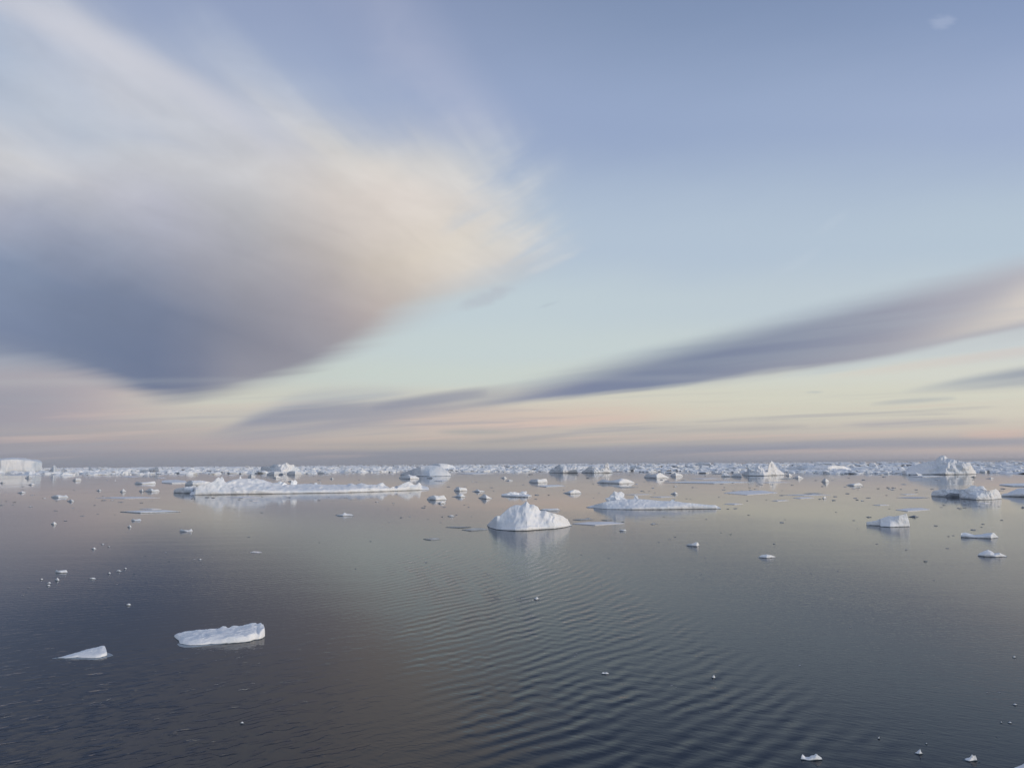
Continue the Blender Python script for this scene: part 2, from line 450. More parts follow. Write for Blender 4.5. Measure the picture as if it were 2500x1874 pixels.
    col = N.mix(N.mul(N.mul(N.ss(n4, 0.50, 0.66), 0.50), lowm), col, lin((164, 163, 171)))
    col = N.mix(N.mul(N.mul(N.ss(n4, 0.46, 0.32), 0.35), lowm), col, lin((212, 190, 180)))

    # the sky overhead is a deeper blue
    hs = N.node('ShaderNodeVectorMath', operation='MULTIPLY')
    N.put(hs.inputs[0], col)
    hs.inputs[1].default_value = (0.26, 0.34, 0.50)
    col = N.mix(N.ss(v0, 0.66, 1.2), col, hs.outputs[0])

    # ---- sky behind the viewer
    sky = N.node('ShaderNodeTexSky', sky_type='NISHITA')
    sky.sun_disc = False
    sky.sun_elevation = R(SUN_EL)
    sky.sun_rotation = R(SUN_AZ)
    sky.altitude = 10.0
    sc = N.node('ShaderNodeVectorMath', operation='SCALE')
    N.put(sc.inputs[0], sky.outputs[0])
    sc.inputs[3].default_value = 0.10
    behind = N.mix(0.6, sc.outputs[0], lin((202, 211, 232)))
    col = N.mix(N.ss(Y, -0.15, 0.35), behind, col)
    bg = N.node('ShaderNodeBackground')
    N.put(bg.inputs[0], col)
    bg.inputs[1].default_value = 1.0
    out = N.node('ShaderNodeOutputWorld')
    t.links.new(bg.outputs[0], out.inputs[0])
    world.cycles.sampling_method = 'MANUAL'
    world.cycles.sample_map_resolution = 512


build_sky()


# ------------------------------------------------------------------ materials
def new_mat(name):
    m = bpy.data.materials.new(name)
    m.use_nodes = True
    t = m.node_tree
    b = t.nodes['Principled BSDF']
    return m, NT(t), b


def water_material():
    m, N, b = new_mat('sea_water')
    b.inputs['Base Color'].default_value = (0.008, 0.017, 0.033, 1)
    b.inputs['Roughness'].default_value = 0.03
    b.inputs['IOR'].default_value = 1.24
    P = N.node('ShaderNodeNewGeometry').outputs['Position']
    s = N.node('ShaderNodeSeparateXYZ')
    N.put(s.inputs[0], P)
    x, y = s.outputs[0], s.outputs[1]
    warp = N.sub(N.noise(N.xyz(x, y), 0.055, 3.0, 0.5), 0.5)
    warp2 = N.sub(N.noise(N.xyz(x, y, 9.0), 0.28, 2.0, 0.5), 0.5)
    patch = N.noise(N.xyz(x, N.mul(y, 0.6), 4.0), 0.03, 3.0, 0.5)

    def rings(cx, cy, lam, amp, bend=1.0):
        """waves in wide arcs about a far point"""
        dx, dy = N.sub(x, cx), N.sub(y, cy)
        ph = N.m('SQRT', N.add(N.mul(dx, dx), N.mul(dy, dy)))
        ph = N.add(ph, N.add(N.mul(warp, 3.4 * bend), N.mul(warp2, 0.75 * bend)))
        return N.mul(N.m('SINE', N.mul(ph, 2 * math.pi / lam)), amp)

    # wake of a passing boat: a packet of swell in long arcs from lower left to upper right
    right = N.ss(N.add(x, N.mul(y, 0.107)), 18.0, 26.0, 1.0, 0.0)
    left = N.ss(N.add(x, N.mul(y, 0.25)), 2.5, 11.5, 0.10, 1.0)
    far = N.ss(y, 85.0, 150.0, 1.0, 0.0)
    brk = N.ss(N.noise(N.xyz(x, N.mul(y, 0.8), 2.0), 0.20, 2.0, 0.5), 0.36, 0.60, 0.30, 1.0)
    brk2 = N.ss(N.noise(N.xyz(x, N.mul(y, 0.8), 52.0), 0.26, 2.0, 0.5), 0.40, 0.60, 0.2, 1.0)
    pk = N.mul(N.mul(right, left), far)
    wake = N.mul(rings(-59, 117, 1.35, 0.0165), brk)
    wake = N.add(wake, N.mul(rings(-80, 106, 0.98, 0.0070), brk2))
    wake = N.add(wake, N.mul(rings(-46, 128, 1.75, 0.0085), brk2))
    wake = N.add(wake, N.mul(rings(40, 140, 1.15, 0.0045), brk2))
    wake = N.mul(wake, pk)
    # lower left: short steep crests, their near faces dark
    def steep(deg, lam, amp, seed, thr):
        a = R(deg)
        al = N.add(N.mul(x, math.cos(a)), N.mul(y, math.sin(a)))
        ph = N.add(N.mul(x, -math.sin(a)), N.mul(y, math.cos(a)))
        wv = N.noise(N.xyz(N.mul(al, 0.35), N.mul(ph, 0.5), seed), 1.0, 3.0, 0.55)
        fr_ = N.m('FRACT', N.mul(N.add(ph, N.mul(wv, 3.2)), 1.0 / lam))
        up = N.m('DIVIDE', fr_, 0.09)
        dn = N.m('DIVIDE', N.sub(1.0, fr_), 0.91)
        saw = N.m('SMOOTH_MIN', up, dn, 0.10)
        br = N.noise(N.xyz(N.mul(al, 0.6), N.mul(ph, 0.8), seed + 5), 1.0, 2.0, 0.5)
        return N.mul(N.mul(saw, N.ss(br, thr - 0.05, thr + 0.20)), amp)
    a2 = N.ss(N.add(x, N.mul(y, 0.22)), 8.0, -8.0)
    near = N.ss(y, 30.0, 72.0, 1.0, 0.0)
    lowleft = N.mul(N.add(steep(33, 0.9, 0.026, 1.0, 0.46), steep(27, 0.55, 0.015, 3.0, 0.46)), N.mul(a2, near))
    # fine cross ripple
    fa = R(-30)
    fal = N.add(N.mul(x, math.cos(fa)), N.mul(y, math.sin(fa)))
    fph = N.add(N.mul(x, -math.sin(fa)), N.mul(y, math.cos(fa)))
    fn = N.noise(N.xyz(N.mul(fal, 1.1), N.mul(fph, 4.2), 6.0), 1.0, 2.0, 0.5)
    fn2 = N.noise(N.xyz(N.mul(x, 1.6), N.mul(y, 3.2), 16.0), 1.0, 3.0, 0.55)
    fr = N.mul(N.sub(fn, 0.5), N.ss(patch, 0.35, 0.62, 0.007, 0.015))
    fr = N.mul(fr, N.ss(N.add(x, N.mul(y, 0.15)), -9.0, 6.0, 0.35, 1.0))
    fr = N.add(fr, N.mul(N.sub(fn2, 0.5), N.ss(y, 35.0, 80.0, 0.005, 0.016)))
    fr = N.mul(fr, N.ss(y, 60.0, 280.0, 1.0, 0.12))
    big = N.mul(N.noise(N.xyz(x, N.mul(y, 1.6), 12.0), 0.7, 3.0, 0.6), 0.006)
    big = N.mul(big, N.ss(y, 60.0, 260.0, 1.0, 0.08))
    far_sw = N.mul(N.noise(N.xyz(N.mul(x, 0.05), N.mul(y, 0.2), 21.0), 1.0, 3.0, 0.5), 0.02)
    h = N.add(N.add(wake, lowleft), N.add(N.add(fr, big), far_sw))
    bp = N.node('ShaderNodeBump')
    bp.inputs['Strength'].default_value = 1.0
    bp.inputs['Distance'].default_value = 1.0
    N.put(bp.inputs['Height'], h)
    N.t.links.new(bp.outputs[0], b.inputs['Normal'])
    # wind-roughened patches
    N.put(b.inputs['Roughness'], N.ss(patch, 0.40, 0.66, 0.04, 0.08))
    return m


def ice_material(name, base, blue, blue_amt, wet_shade_h, rough=0.6, grain=2.0, bump=0.05):
    m, N, b = new_mat(name)
    geo = N.node('ShaderNodeNewGeometry')
    P = geo.outputs['Position']
    s = N.node('ShaderNodeSeparateXYZ')
    N.put(s.inputs[0], P)
    n1 = N.noise(P, grain * 0.16, 5.0, 0.6)
    n2 = N.noise(P, grain, 5.0, 0.6)
    c = N.mix(N.mul(N.ss(n1, 0.44, 0.66), blue_amt), base, blue)
    c = N.mix(N.ss(n2, 0.35, 0.7, 0.0, 0.10), c, (0.70, 0.76, 0.82, 1))
    if wet_shade_h:  # dark waterline band: wet ice and undercut shadow, both put into the colour
        edge = N.add(s.outputs[2], N.mul(N.sub(n2, 0.5), wet_shade_h * 1.6))
        c = N.mix(N.ss(edge, wet_shade_h * 0.55, wet_shade_h, 1.0, 0.0), c, (0.10, 0.14, 0.18, 1))
    N.put(b.inputs['Base Color'], c)
    b.inputs['Roughness'].default_value = rough
    b.inputs['IOR'].default_value = 1.31
    bp = N.node('ShaderNodeBump')
    bp.inputs['Distance'].default_value = 1.0
    N.put(bp.inputs['Height'], N.mul(n2, bump))
    N.t.links.new(bp.outputs[0], b.inputs['Normal'])
    return m


M_WATER = water_material()
SNOW = (0.90, 0.92, 0.94, 1)
BLUE = (0.52, 0.66, 0.80, 1)
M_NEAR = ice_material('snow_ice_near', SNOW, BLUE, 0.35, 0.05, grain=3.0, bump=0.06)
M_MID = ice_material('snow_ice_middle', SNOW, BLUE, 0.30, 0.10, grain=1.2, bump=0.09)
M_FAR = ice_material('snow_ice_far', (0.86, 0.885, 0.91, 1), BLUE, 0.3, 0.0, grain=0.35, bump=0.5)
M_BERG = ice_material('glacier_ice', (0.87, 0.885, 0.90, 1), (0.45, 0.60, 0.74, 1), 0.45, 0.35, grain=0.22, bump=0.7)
M_SHEET = ice_material('thin_sheet_ice', (0.86, 0.86, 0.88, 1), (0.72, 0.75, 0.80, 1), 0.5, 0.0, grain=1.2, bump=0.02)
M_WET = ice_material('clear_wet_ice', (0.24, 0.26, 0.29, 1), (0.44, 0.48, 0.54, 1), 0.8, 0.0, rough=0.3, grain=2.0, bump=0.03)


# ------------------------------------------------------------------ object helpers
def tag(o, label, cat, group=None, kind=None):
    if label: o['label'] = label
    if cat: o['category'] = cat
    if group: o['group'] = group
    if kind: o['kind'] = kind
    return o


def link_mesh(name, verts, faces, mat, origin, parent=None, smooth=True):
    me = bpy.data.meshes.new(name)
    me.from_pydata([tuple(v - origin) for v in verts], [], faces)
    me.materials.append(mat)
    me.update()
    if smooth:
        me.shade_smooth()
    o = bpy.data.objects.new(name, me)
    COL.objects.link(o)
    if parent is None:
        o.location = origin
    else:
        o.parent = parent
        o.location = origin - parent.location
    return o


def interp(pts, x):
    if x <= pts[0][0]: return pts[0][1]
    for (xa, ya), (xb, yb) in zip(pts, pts[1:]):
        if x <= xb:
            return ya + (yb - ya) * (x - xa) / max(1e-6, xb - xa)
    return pts[-1][1]


def nz(p, s, seed):
    return noise.fractal(Vector((p.x * s + seed * 7.13, p.y * s - seed * 3.7, p.z * s + seed)), 0.9, 2.1, 4)


def ridged(p, s, seed):
    return 1.0 - 2.0 * abs(noise.noise(Vector((p.x * s + seed * 5.1, p.y * s + seed * 1.7, p.z * s - seed))))


def ice_body(name, label, cat, top, bot, mat, depth=1.0, cliff=0.5, jag=1.0, seed=1, flat=None, back=0.6,
             group=None, ncol=None, smooth=True, parent=None, freq=1.0, sw=0.07, blend=2.5):
    """Block of ice floating at the place its waterline bot marks, rising to the skyline top.
    depth: ridge setback as a share of its width (real metres); flat: thickness in metres of a sheet."""
    x0, x1 = bot[0][0], bot[-1][0]
    n = ncol or int(max(14, min(190, (x1 - x0) / 1.1)))
    Bm = ground((x0 + x1) / 2, interp(bot, (x0 + x1) / 2))
    dm = math.hypot(Bm.x, Bm.y)
    width = (x1 - x0) * dm / F
    w = width * depth * 0.35
    dmin = min(math.hypot(*ground(x, y).xy) for x, y in bot)
    NF, NC, NB = 8, 14, 6
    verts, faces = [], []
    hmax = 0.0
    cols = []
    for i in range(n + 1):
        t = i / n
        x = x0 + (x1 - x0) * t
        x = min(max(x, x0 + 1e-3), x1 - 1e-3)
        yb, yt = interp(bot, x), interp(top, x)
        yt = min(yt, yb - 0.15)
        B = ground(x, yb)
        db = math.hypot(B.x, B.y)
        e = math.sqrt(max(0.0, 1 - (2 * t - 1) ** 2)) * 0.9 + 0.1
        if flat:
            th = flat * (0.35 + 0.65 * e)
            G = ground(x, yt, th)
            dr = math.hypot(G.x, G.y)
            if dr < db + 0.25 * th:
                dr = db + 0.25 * th
                Rp = at_dist(x, yt, dr)
            else:
                Rp = G
        else:
            dr = max(db + 0.25 * w * e, dmin + w * e)
            Rp = at_dist(x, yt, dr)
            if Rp.z < 0.02 * width:
                # low end: the surface seen there is its top, lying further off
                G = ground(x, yt, 0.02 * width * e)
                dr = max(db + 0.05 * w, math.hypot(G.x, G.y))
                Rp = at_dist(x, yt, dr)
        g = Vector((B.x, B.y, 0)).normalized()
        cols.append((B, Rp, g, db, dr, e))
        hmax = max(hmax, Rp.z)
    size = max(hmax, 0.02 * width)
    rows = None
    zs_all = []
    wn = max(2, int(n * sw))
    for i in range(n + 1):
        seg = [cols[k][1].z for k in range(max(0, i - wn), min(n, i + wn) + 1)]
        zs_all.append(min(sum(seg) / len(seg), cols[i][1].z * 1.3 + 0.02 * size))
    for i, (B, Rp, g, db, dr, e) in enumerate(cols):
        col = []
        zr = Rp.z
        zs = zs_all[i]
        tt = i / n
        c = (cliff[0] + (cliff[1] - cliff[0]) * tt ** 1.3 if isinstance(cliff, tuple) else cliff) if not flat else 0.9
        setb = 0.10 if not flat else min(0.25, 0.5 * zr / max(0.01, dr - db))
        inset = min(0.12 * size, 0.3 * e * w + 0.02)
        col.append(B + g * inset + Vector((0, 0, -0.5 * size - 0.1)))
        col.append(B + g * inset * 0.6 + Vector((0, 0, 0.0)))
        for k in range(NF):
            q = k / (NF - 1)
            p = B.lerp(Vector((Rp.x, Rp.y, 0)), setb * (q ** 1.5))
            p.z = zs * c * (0.07 + 0.93 * math.sin(q * math.pi / 2) ** 0.9)
            col.append(p)
        for k in range(1, NC + 1):
            q = k / NC
            p = B.lerp(Vector((Rp.x, Rp.y, 0)), setb + (1 - setb) * q)
            ez = q if not flat else math.sin(q * math.pi / 2)
            zz = zs + (zr - zs) * q ** blend
            p.z = zz * (c + (1 - c) * ez)
            col.append(p)
        bd = max(back * w * e, 0.6 * zr)
        if flat: bd = max(0.4 * zr, 0.02)
        for k in range(1, NB + 1):
            q = k / NB
            p = Vector((Rp.x, Rp.y, 0)) + g * bd * q
            p.z = zr * (1 - q ** 1.6) - 0.35 * size * (q == 1)
            col.append(p)
        rows = len(col)
        verts += col
    # roughen
    jl, jr = jag if isinstance(jag, tuple) else (jag, jag)
    s1 = freq * 0.9 / max(size * 1.6, 1e-3)
    out = []
    for idx, p in enumerate(verts):
        j = idx % rows
        B, Rp, g, db, dr, e = cols[idx // rows]
        tt = (idx // rows) / n
        tt = min(1.0, max(0.0, (tt - 0.2) * 3))
        J = (jl + (jr - jl) * tt) * (0.14 * size if not flat else 0.25 * size)
        if p.z < -0.02 or flat is not None and False:
            out.append(p)
            continue
        k = min(1.0, p.z / (0.25 * size + 1e-6)) * 0.8 + 0.2
        k *= min(1.0, e * 1.2)
        a = ridged(p, s1, seed) * 0.6 + nz(p, s1 * 2.3, seed) * 0.7
        b_ = nz(p, s1 * 5.5, seed + 3) * 0.35 + ridged(p, s1 * 9, seed + 5) * 0.15
        up = (0.42 if j > 2 + NF else 0.10) if j < 2 + NF + NC - 1 else 0.22
        side = Vector((-g.y, g.x, 0))
        cel = noise.cell(Vector((p.x * s1 * 2.2, p.y * s1 * 2.2, seed))) if not flat else 0
        q = p - g * J * k * (a + b_) + side * J * k * 0.5 * nz(p, s1 * 3, seed + 8)
        q.z = max(p.z * 0.6, p.z + J * up * k * (b_ * 2 + a * 0.8 + cel * 0.0)) if p.z > 0.03 * size else p.z
        out.append(q)
    for i in range(n):
        for j in range(rows - 1):
            a = i * rows + j
            faces.append((a, a + rows, a + rows + 1, a + 1))
    faces.append(tuple(range(0, rows)))
    faces.append(tuple(reversed(range(n * rows, n * rows + rows))))
    origin = Vector((Bm.x, Bm.y, 0.0))
    o = link_mesh(name, out, faces, mat, origin, parent, smooth)
    if parent is None:
        tag(o, label, cat, group)
    elif label:
        o['label'] = label
    return o


def slab(label, outline, hfun, edge, mat, seed=1, nr=34, na=200):
    """floe built over the outline of its waterline; hfun(u, v) its height, u left to right, v front to back"""
    pts = [ground(x, y) for x, y in outline]
    c = sum(pts, Vector()) / len(pts)
    g = Vector((c.x, c.y, 0)).normalized()
    sd_ = Vector((g.y, -g.x, 0))
    loc = [((p - c).dot(sd_), (p - c).dot(g)) for p in pts]
    u0, u1 = min(p[0] for p in loc), max(p[0] for p in loc)
    v0, v1 = min(p[1] for p in loc), max(p[1] for p in loc)
    # resample the outline evenly, slightly rounded
    per = []
    m = len(loc)
    seg = [math.hypot(loc[(i + 1) % m][0] - loc[i][0], loc[(i + 1) % m][1] - loc[i][1]) for i in range(m)]
    tot = sum(seg)
    for k in range(na):
        t = tot * k / na
        i = 0
        while t > seg[i]:
            t -= seg[i]
            i += 1
        a, b = loc[i], loc[(i + 1) % m]
        f = t / max(seg[i], 1e-9)
        per.append((a[0] + (b[0] - a[0]) * f, a[1] + (b[1] - a[1]) * f))
    for _ in range(3):
        per = [((per[k - 1][0] + 2 * per[k][0] + per[(k + 1) % na][0]) / 4, (per[k - 1][1] + 2 * per[k][1] + per[(k + 1) % na][1]) / 4) for k in range(na)]
    L = u1 - u0
    verts, faces = [], []
    ss = [(i / nr) ** 0.55 for i in range(nr + 1)]
    mid_v = (v0 + v1) / 2
    for s_ in ss:
        for (a, b) in per:
            pa, pb = a * (0.80 + 0.20 * s_), mid_v + (b - mid_v) * s_
            u, v = (pa - u0) / L, (pb - v0) / (v1 - v0)
            w = edge(u)
            e = min(1.0, (1 - s_) / w)
            e = math.sin(e * math.pi / 2) ** 0.6
            P = c + sd_ * pa + g * pb
            z = hfun(u, v) + 0.085 * L / 7 * noise.fractal(Vector((pa * 1.3 + seed, pb * 2.6 + pa * 1.4, seed)), 0.8, 2.1, 5)
            z = max(z, 0.03) * e
            if e > 0.2:
                z += 0.02 * noise.noise(Vector((pa * 9, pb * 9, seed)))
            verts.append(Vector((P.x, P.y, z + 0.01)))
    # undercut rim going below the water
    for (a, b) in per:
        P = c + sd_ * (a * 0.97) + g * (b * 0.97 + 0.02)
        verts.append(Vector((P.x, P.y, -0.25)))
    rings = nr + 2
    for r_ in range(rings - 1):
        for k in range(na):
            k2 = (k + 1) % na
            faces.append((r_ * na + k, (r_ + 1) * na + k, (r_ + 1) * na + k2, r_ * na + k2))
    o = link_mesh('ice_floe', verts, faces, mat, Vector((c.x, c.y, 0)))
    tag(o, label, 'ice floe')
    return o


def chunk_mesh(name, sx, sy, sz, seed, mat, sub=2, rough=0.5):
    """a broken lump, sx wide, sy deep, sz tall above its base at z = 0"""
    bm = bmesh.new()
    bmesh.ops.create_icosphere(bm, subdivisions=sub, radius=1.0)
    for v in bm.verts:
        p = v.co.copy()
        k = 1 + rough * noise.noise(p * 1.3 + Vector((seed * 3.1, seed, 0))) + rough * 0.5 * noise.noise(p * 3.1 + Vector((0, seed, seed)))
        k += 0.16 * rough * noise.cell(p * 2.2 + Vector((seed, 0, seed)))
        p = p * k
        zz = max(p.z, -0.35)
        v.co = Vector((p.x * sx / 2, p.y * sy / 2, zz * sz * 0.85))
    me = bpy.data.meshes.new(name)
    bm.to_mesh(me)
    bm.free()
    me.materials.append(mat)
    return me


def lump(name, x0, x1, yt, yb, mat, parent=None, seed=1, label=None, cat=None, group=None, dist=None, dep=0.8, sub=3, rough=0.7):
    """a chunk filling x0..x1, yt..yb of the view, on the water or on the ice it belongs to"""
    xc = (x0 + x1) / 2
    base = ground(xc, yb) if dist is None else at_dist(xc, yb, dist)
    d = math.hypot(base.x, base.y)
    wd = (x1 - x0) * d / F
    ht = max((yb - yt) * d / F, 0.03)
    if dist is None:
        # part of the height seen is the top lying further off
        dy = min(wd * dep, 0.6 * (yb - yt) * d * d / (CAMH * F))
        ht = max(ht - CAMH * dy / d * 0.5, 0.25 * ht)
    else:
        dy = wd * dep
    me = chunk_mesh(name, wd, max(dy, 0.2 * wd), ht, seed, mat, sub, rough)
    o = bpy.data.objects.new(name, me)
    COL.objects.link(o)
    g = Vector((base.x, base.y, 0)).normalized()
    loc = base + g * dy * 0.4
    o.rotation_euler.z = math.atan2(-g.x, g.y) + math.sin(seed * 2.3) * 0.15
    if parent:
        o.parent = parent
        o.location = loc - parent.location
        if label: o['label'] = label
    else:
        o.location = loc
        tag(o, label, cat, group)
    return o


# ------------------------------------------------------------------ air
def make_haze():
    bm = bmesh.new()
    bmesh.ops.create_cube(bm, size=1.0)
    bmesh.ops.scale(bm, vec=(184000, 125000, 62), verts=bm.verts)
    bmesh.ops.translate(bm, vec=(0, 58500, 30), verts=bm.verts)
    me = bpy.data.meshes.new('haze')
    bm.to_mesh(me)
    bm.free()
    m = bpy.data.materials.new('sea_haze')
    m.use_nodes = True
    t = m.node_tree
    t.nodes.clear()
    o_ = t.nodes.new('ShaderNodeOutputMaterial')
    v_ = t.nodes.new('ShaderNodeVolumePrincipled')
    v_.inputs['Color'].default_value = (0.82, 0.85, 0.92, 1)
    v_.inputs['Density'].default_value = 4.5e-5
    t.links.new(v_.outputs[0], o_.inputs['Volume'])
    me.materials.append(m)
    o = bpy.data.objects.new('haze', me)
    COL.objects.link(o)
    tag(o, 'thin pale sea haze over the ice', None, kind='stuff')


if HAZE:
    make_haze()

# ------------------------------------------------------------------ water
def make_water():
    bm = bmesh.new()
    ring = [(-90000, -3000), (90000, -3000), (90000, 120000), (-90000, 120000)]
    vs = [bm.verts.new((x, y, 0)) for x, y in ring]
    bm.faces.new(vs)
    me = bpy.data.meshes.new('water')
    bm.to_mesh(me)
    bm.free()
    me.materials.append(M_WATER)
    o = bpy.data.objects.new('water', me)
    COL.objects.link(o)
    tag(o, 'calm dark sea mirroring the evening sky', None, kind='structure')


make_water()


def z1(x0, y0, s, pts):
    return [(x0 + a / s, y0 + b / s) for a, b in pts]


# ------------------------------------------------------------------ the large pieces
S5 = 5.267
# leading pointed iceberg in the middle
berg = ice_body('iceberg', 'pointed white iceberg with a smooth blue left flank, nearest berg in mid picture', 'iceberg',
    z1(1150, 1180, 7.373, [(285, 745), (430, 600), (480, 580), (530, 580), (680, 430), (790, 385), (900, 395), (960, 345), (1003, 315), (1060, 380), (1130, 390), (1180, 420), (1230, 490), (1330, 490), (1500, 540), (1650, 590), (1740, 650), (1790, 740), (1820, 748)]),
    z1(1150, 1180, 7.373, [(285, 755), (330, 790), (450, 825), (560, 838), (800, 852), (1000, 850), (1220, 830), (1500, 815), (1700, 785), (1820, 752)]),
    M_MID, depth=1.0, cliff=(0.06, 0.30), jag=(0.22, 0.95), seed=3, back=0.9, freq=1.15)

# long snow-covered floe on the left
LT = z1(420, 1090, S5, [(230, 605), (260, 570), (340, 500), (440, 480), (540, 440), (566, 408), (600, 403), (640, 430), (700, 460), (760, 430), (860, 415), (1000, 408), (1100, 412), (1180, 430), (1280, 465), (1400, 470), (1520, 490), (1700, 478), (2000, 490), (2212, 490)]) + \
     z1(840, 1090, S5, [(40, 490), (90, 470), (150, 490), (220, 470), (300, 490), (420, 490), (490, 460), (540, 500), (590, 540), (700, 500), (830, 445), (900, 490), (925, 490), (970, 455), (1000, 500), (1080, 515), (1095, 548)])
LB = z1(420, 1090, S5, [(230, 620), (800, 613), (1300, 606), (2212, 591)]) + z1(840, 1090, S5, [(500, 575), (1095, 553)])
longf = ice_body('ice_floe', 'longest snow-humped ice floe, left of the pointed iceberg, with a pale cracked edge', 'ice floe',
    LT, LB, M_MID, depth=0.42, cliff=(0.25, 0.65), jag=0.85, seed=5, back=0.8, freq=2.4)
dl = math.hypot(*ground(640, 1206).xy)
lump('ice_spire', 584, 588.5, 1161, 1172, M_MID, longf, 4, 'thin upright spire of ice', dist=dl + 17, dep=0.5)
lump('ice_fin', 711, 724, 1172, 1186, M_MID, longf, 9, 'slanting fin of ice', dist=dl + 17, dep=0.3)
lump('ice_block', 767, 776, 1178, 1187, M_MID, longf, 12, 'small square block of ice', dist=dl + 17)
lump('ice_block', 527, 545, 1165, 1190, M_MID, longf, 17, 'tall rounded hump of snow', dist=dl + 14)
lump('ice_block', 676, 700, 1176, 1192, M_MID, longf, 22, None, dist=dl + 15)
ice_body('ice_floe', 'low blue-grey slab touching the left tip of the longest snow-humped floe', 'ice floe',
    [(424, 1197), (430, 1192), (450, 1189), (477, 1185), (480, 1186)], [(424, 1202.5), (450, 1203.5), (465, 1203.5), (480, 1202)], M_MID, depth=0.7, cliff=0.6, seed=6)
ice_body('ice_floe', 'flat slab with a rough cracked front behind the left tip of the longest floe', 'ice floe',
    [(452, 1180), (460, 1173), (490, 1172), (505, 1175), (525, 1178)], [(452, 1184), (470, 1185), (500, 1184.5), (525, 1183)], M_MID, depth=0.5, cliff=0.6, seed=7)
ice_body('ice_floe', 'thin flat dark-edged slab second behind the left tip of the longest floe', 'ice floe',
    [(395, 1173), (400, 1171.5), (430, 1170.5), (452, 1173), (456, 1176)], [(395, 1178.5), (420, 1180), (456, 1179)], M_MID, flat=0.7, seed=8)

# big wedge-ended flat floe right of the pointed iceberg
wf = ice_body('ice_floe', 'long smooth floe with a knife-thin left end, right of the pointed iceberg', 'ice floe',
    z1(1400, 1180, 5.53, [(170, 318), (400, 255), (480, 237), (560, 225), (690, 212), (820, 207), (870, 207), (1000, 215), (1200, 235), (1320, 235), (1400, 240), (1480, 255), (1600, 265), (1700, 275), (1850, 290), (1920, 290), (1995, 334)]),
    z1(1400, 1180, 5.53, [(170, 321), (450, 345), (800, 351), (1200, 349), (1600, 343), (1995, 339)]),
    M_MID, depth=0.45, cliff=(0.03, 0.75), jag=0.55, seed=9, back=0.4, freq=1.5)
dw = math.hypot(*ground(1560, 1243).xy)
lump('ice_block', 1487, 1526, 1205, 1223.5, M_MID, wf, 31, 'largest tilted block of ice on top', dist=dw + 9, dep=0.5)
lump('ice_block', 1549, 1558, 1210, 1220, M_MID, wf, 33, 'small pointed block of ice on top', dist=dw + 9)
lump('ice_block', 1636, 1646, 1219, 1226, M_MID, wf, 35, None, dist=dw + 6)

# big berg at right
ice_body('iceberg', 'largest white iceberg on the right, tall craggy peak with a broad grey left shoulder', 'iceberg',
    z1(2080, 1090, S5, [(620, 345), (640, 320), (700, 300), (730, 260), (800, 245), (900, 215), (1000, 190), (1060, 185), (1095, 150), (1140, 118), (1190, 115), (1215, 150), (1280, 165), (1400, 185), (1440, 215), (1500, 200), (1560, 280), (1600, 330), (1610, 346)]),
    z1(2080, 1090, S5, [(620, 350), (700, 360), (1000, 358), (1200, 360), (1500, 357), (1610, 350)]),
    M_BERG, depth=0.9, cliff=(0.05, 0.25), jag=(0.45, 1.25), seed=14, back=0.8, freq=1.7)
# tabular berg at the left edge
ice_body('iceberg', 'flat-topped iceberg with a sheer fluted cliff at the left edge of the picture', 'iceberg',
    [(-60, 1124), (0, 1119), (12, 1118), (30, 1116.5), (50, 1117.5), (64, 1118), (75, 1122), (85, 1121), (92, 1121.5), (99, 1124), (101, 1126), (102, 1150)],
    [(-60, 1155), (0, 1155), (50, 1154.5), (102, 1154)], M_BERG, depth=1.0, cliff=0.88, jag=0.32, seed=15, freq=2)
# dome berg
ice_body('iceberg', 'smooth dome-backed iceberg with a grooved right side, left of centre near the horizon', 'iceberg',
    z1(840, 1090, S5, [(725, 350), (760, 335), (850, 300), (950, 262), (1050, 245), (1120, 237), (1200, 245), (1280, 275), (1340, 325), (1370, 360), (1380, 372)]),
    z1(840, 1090, S5, [(725, 365), (900, 378), (1100, 382), (1380, 377)]),
    M_BERG, depth=1.1, cliff=(0.10, 0.06), jag=0.3, seed=16)
ice_body('iceberg', 'low rounded cream-lit iceberg just behind the dome-backed one', 'iceberg',
    [(1045, 1136), (1058, 1132.5), (1075, 1131), (1090, 1132), (1102, 1135), (1112, 1140)],
    [(1045, 1146), (1075, 1146.5), (1112, 1146)], M_BERG, depth=0.8, cliff=0.25, jag=0.3, seed=18)
ice_body('bergy_bit', 'knobbly ice lump floating before the left end of the dome-backed iceberg', 'bergy bit',
    z1(840, 1090, S5, [(705, 395), (740, 375), (780, 372), (830, 358), (880, 372), (920, 375), (950, 395), (968, 408)]),
    z1(840, 1090, S5, [(705, 402), (750, 412), (850, 416), (968, 412)]), M_MID, depth=0.9, cliff=0.4, jag=1.2, seed=19)
ice_body('bergy_bit', 'tiny white lump before the middle of the dome-backed iceberg', 'bergy bit',
    [(1042, 1164), (1049, 1162), (1056, 1165)], [(1042, 1166.5), (1056, 1167)], M_MID, seed=20)
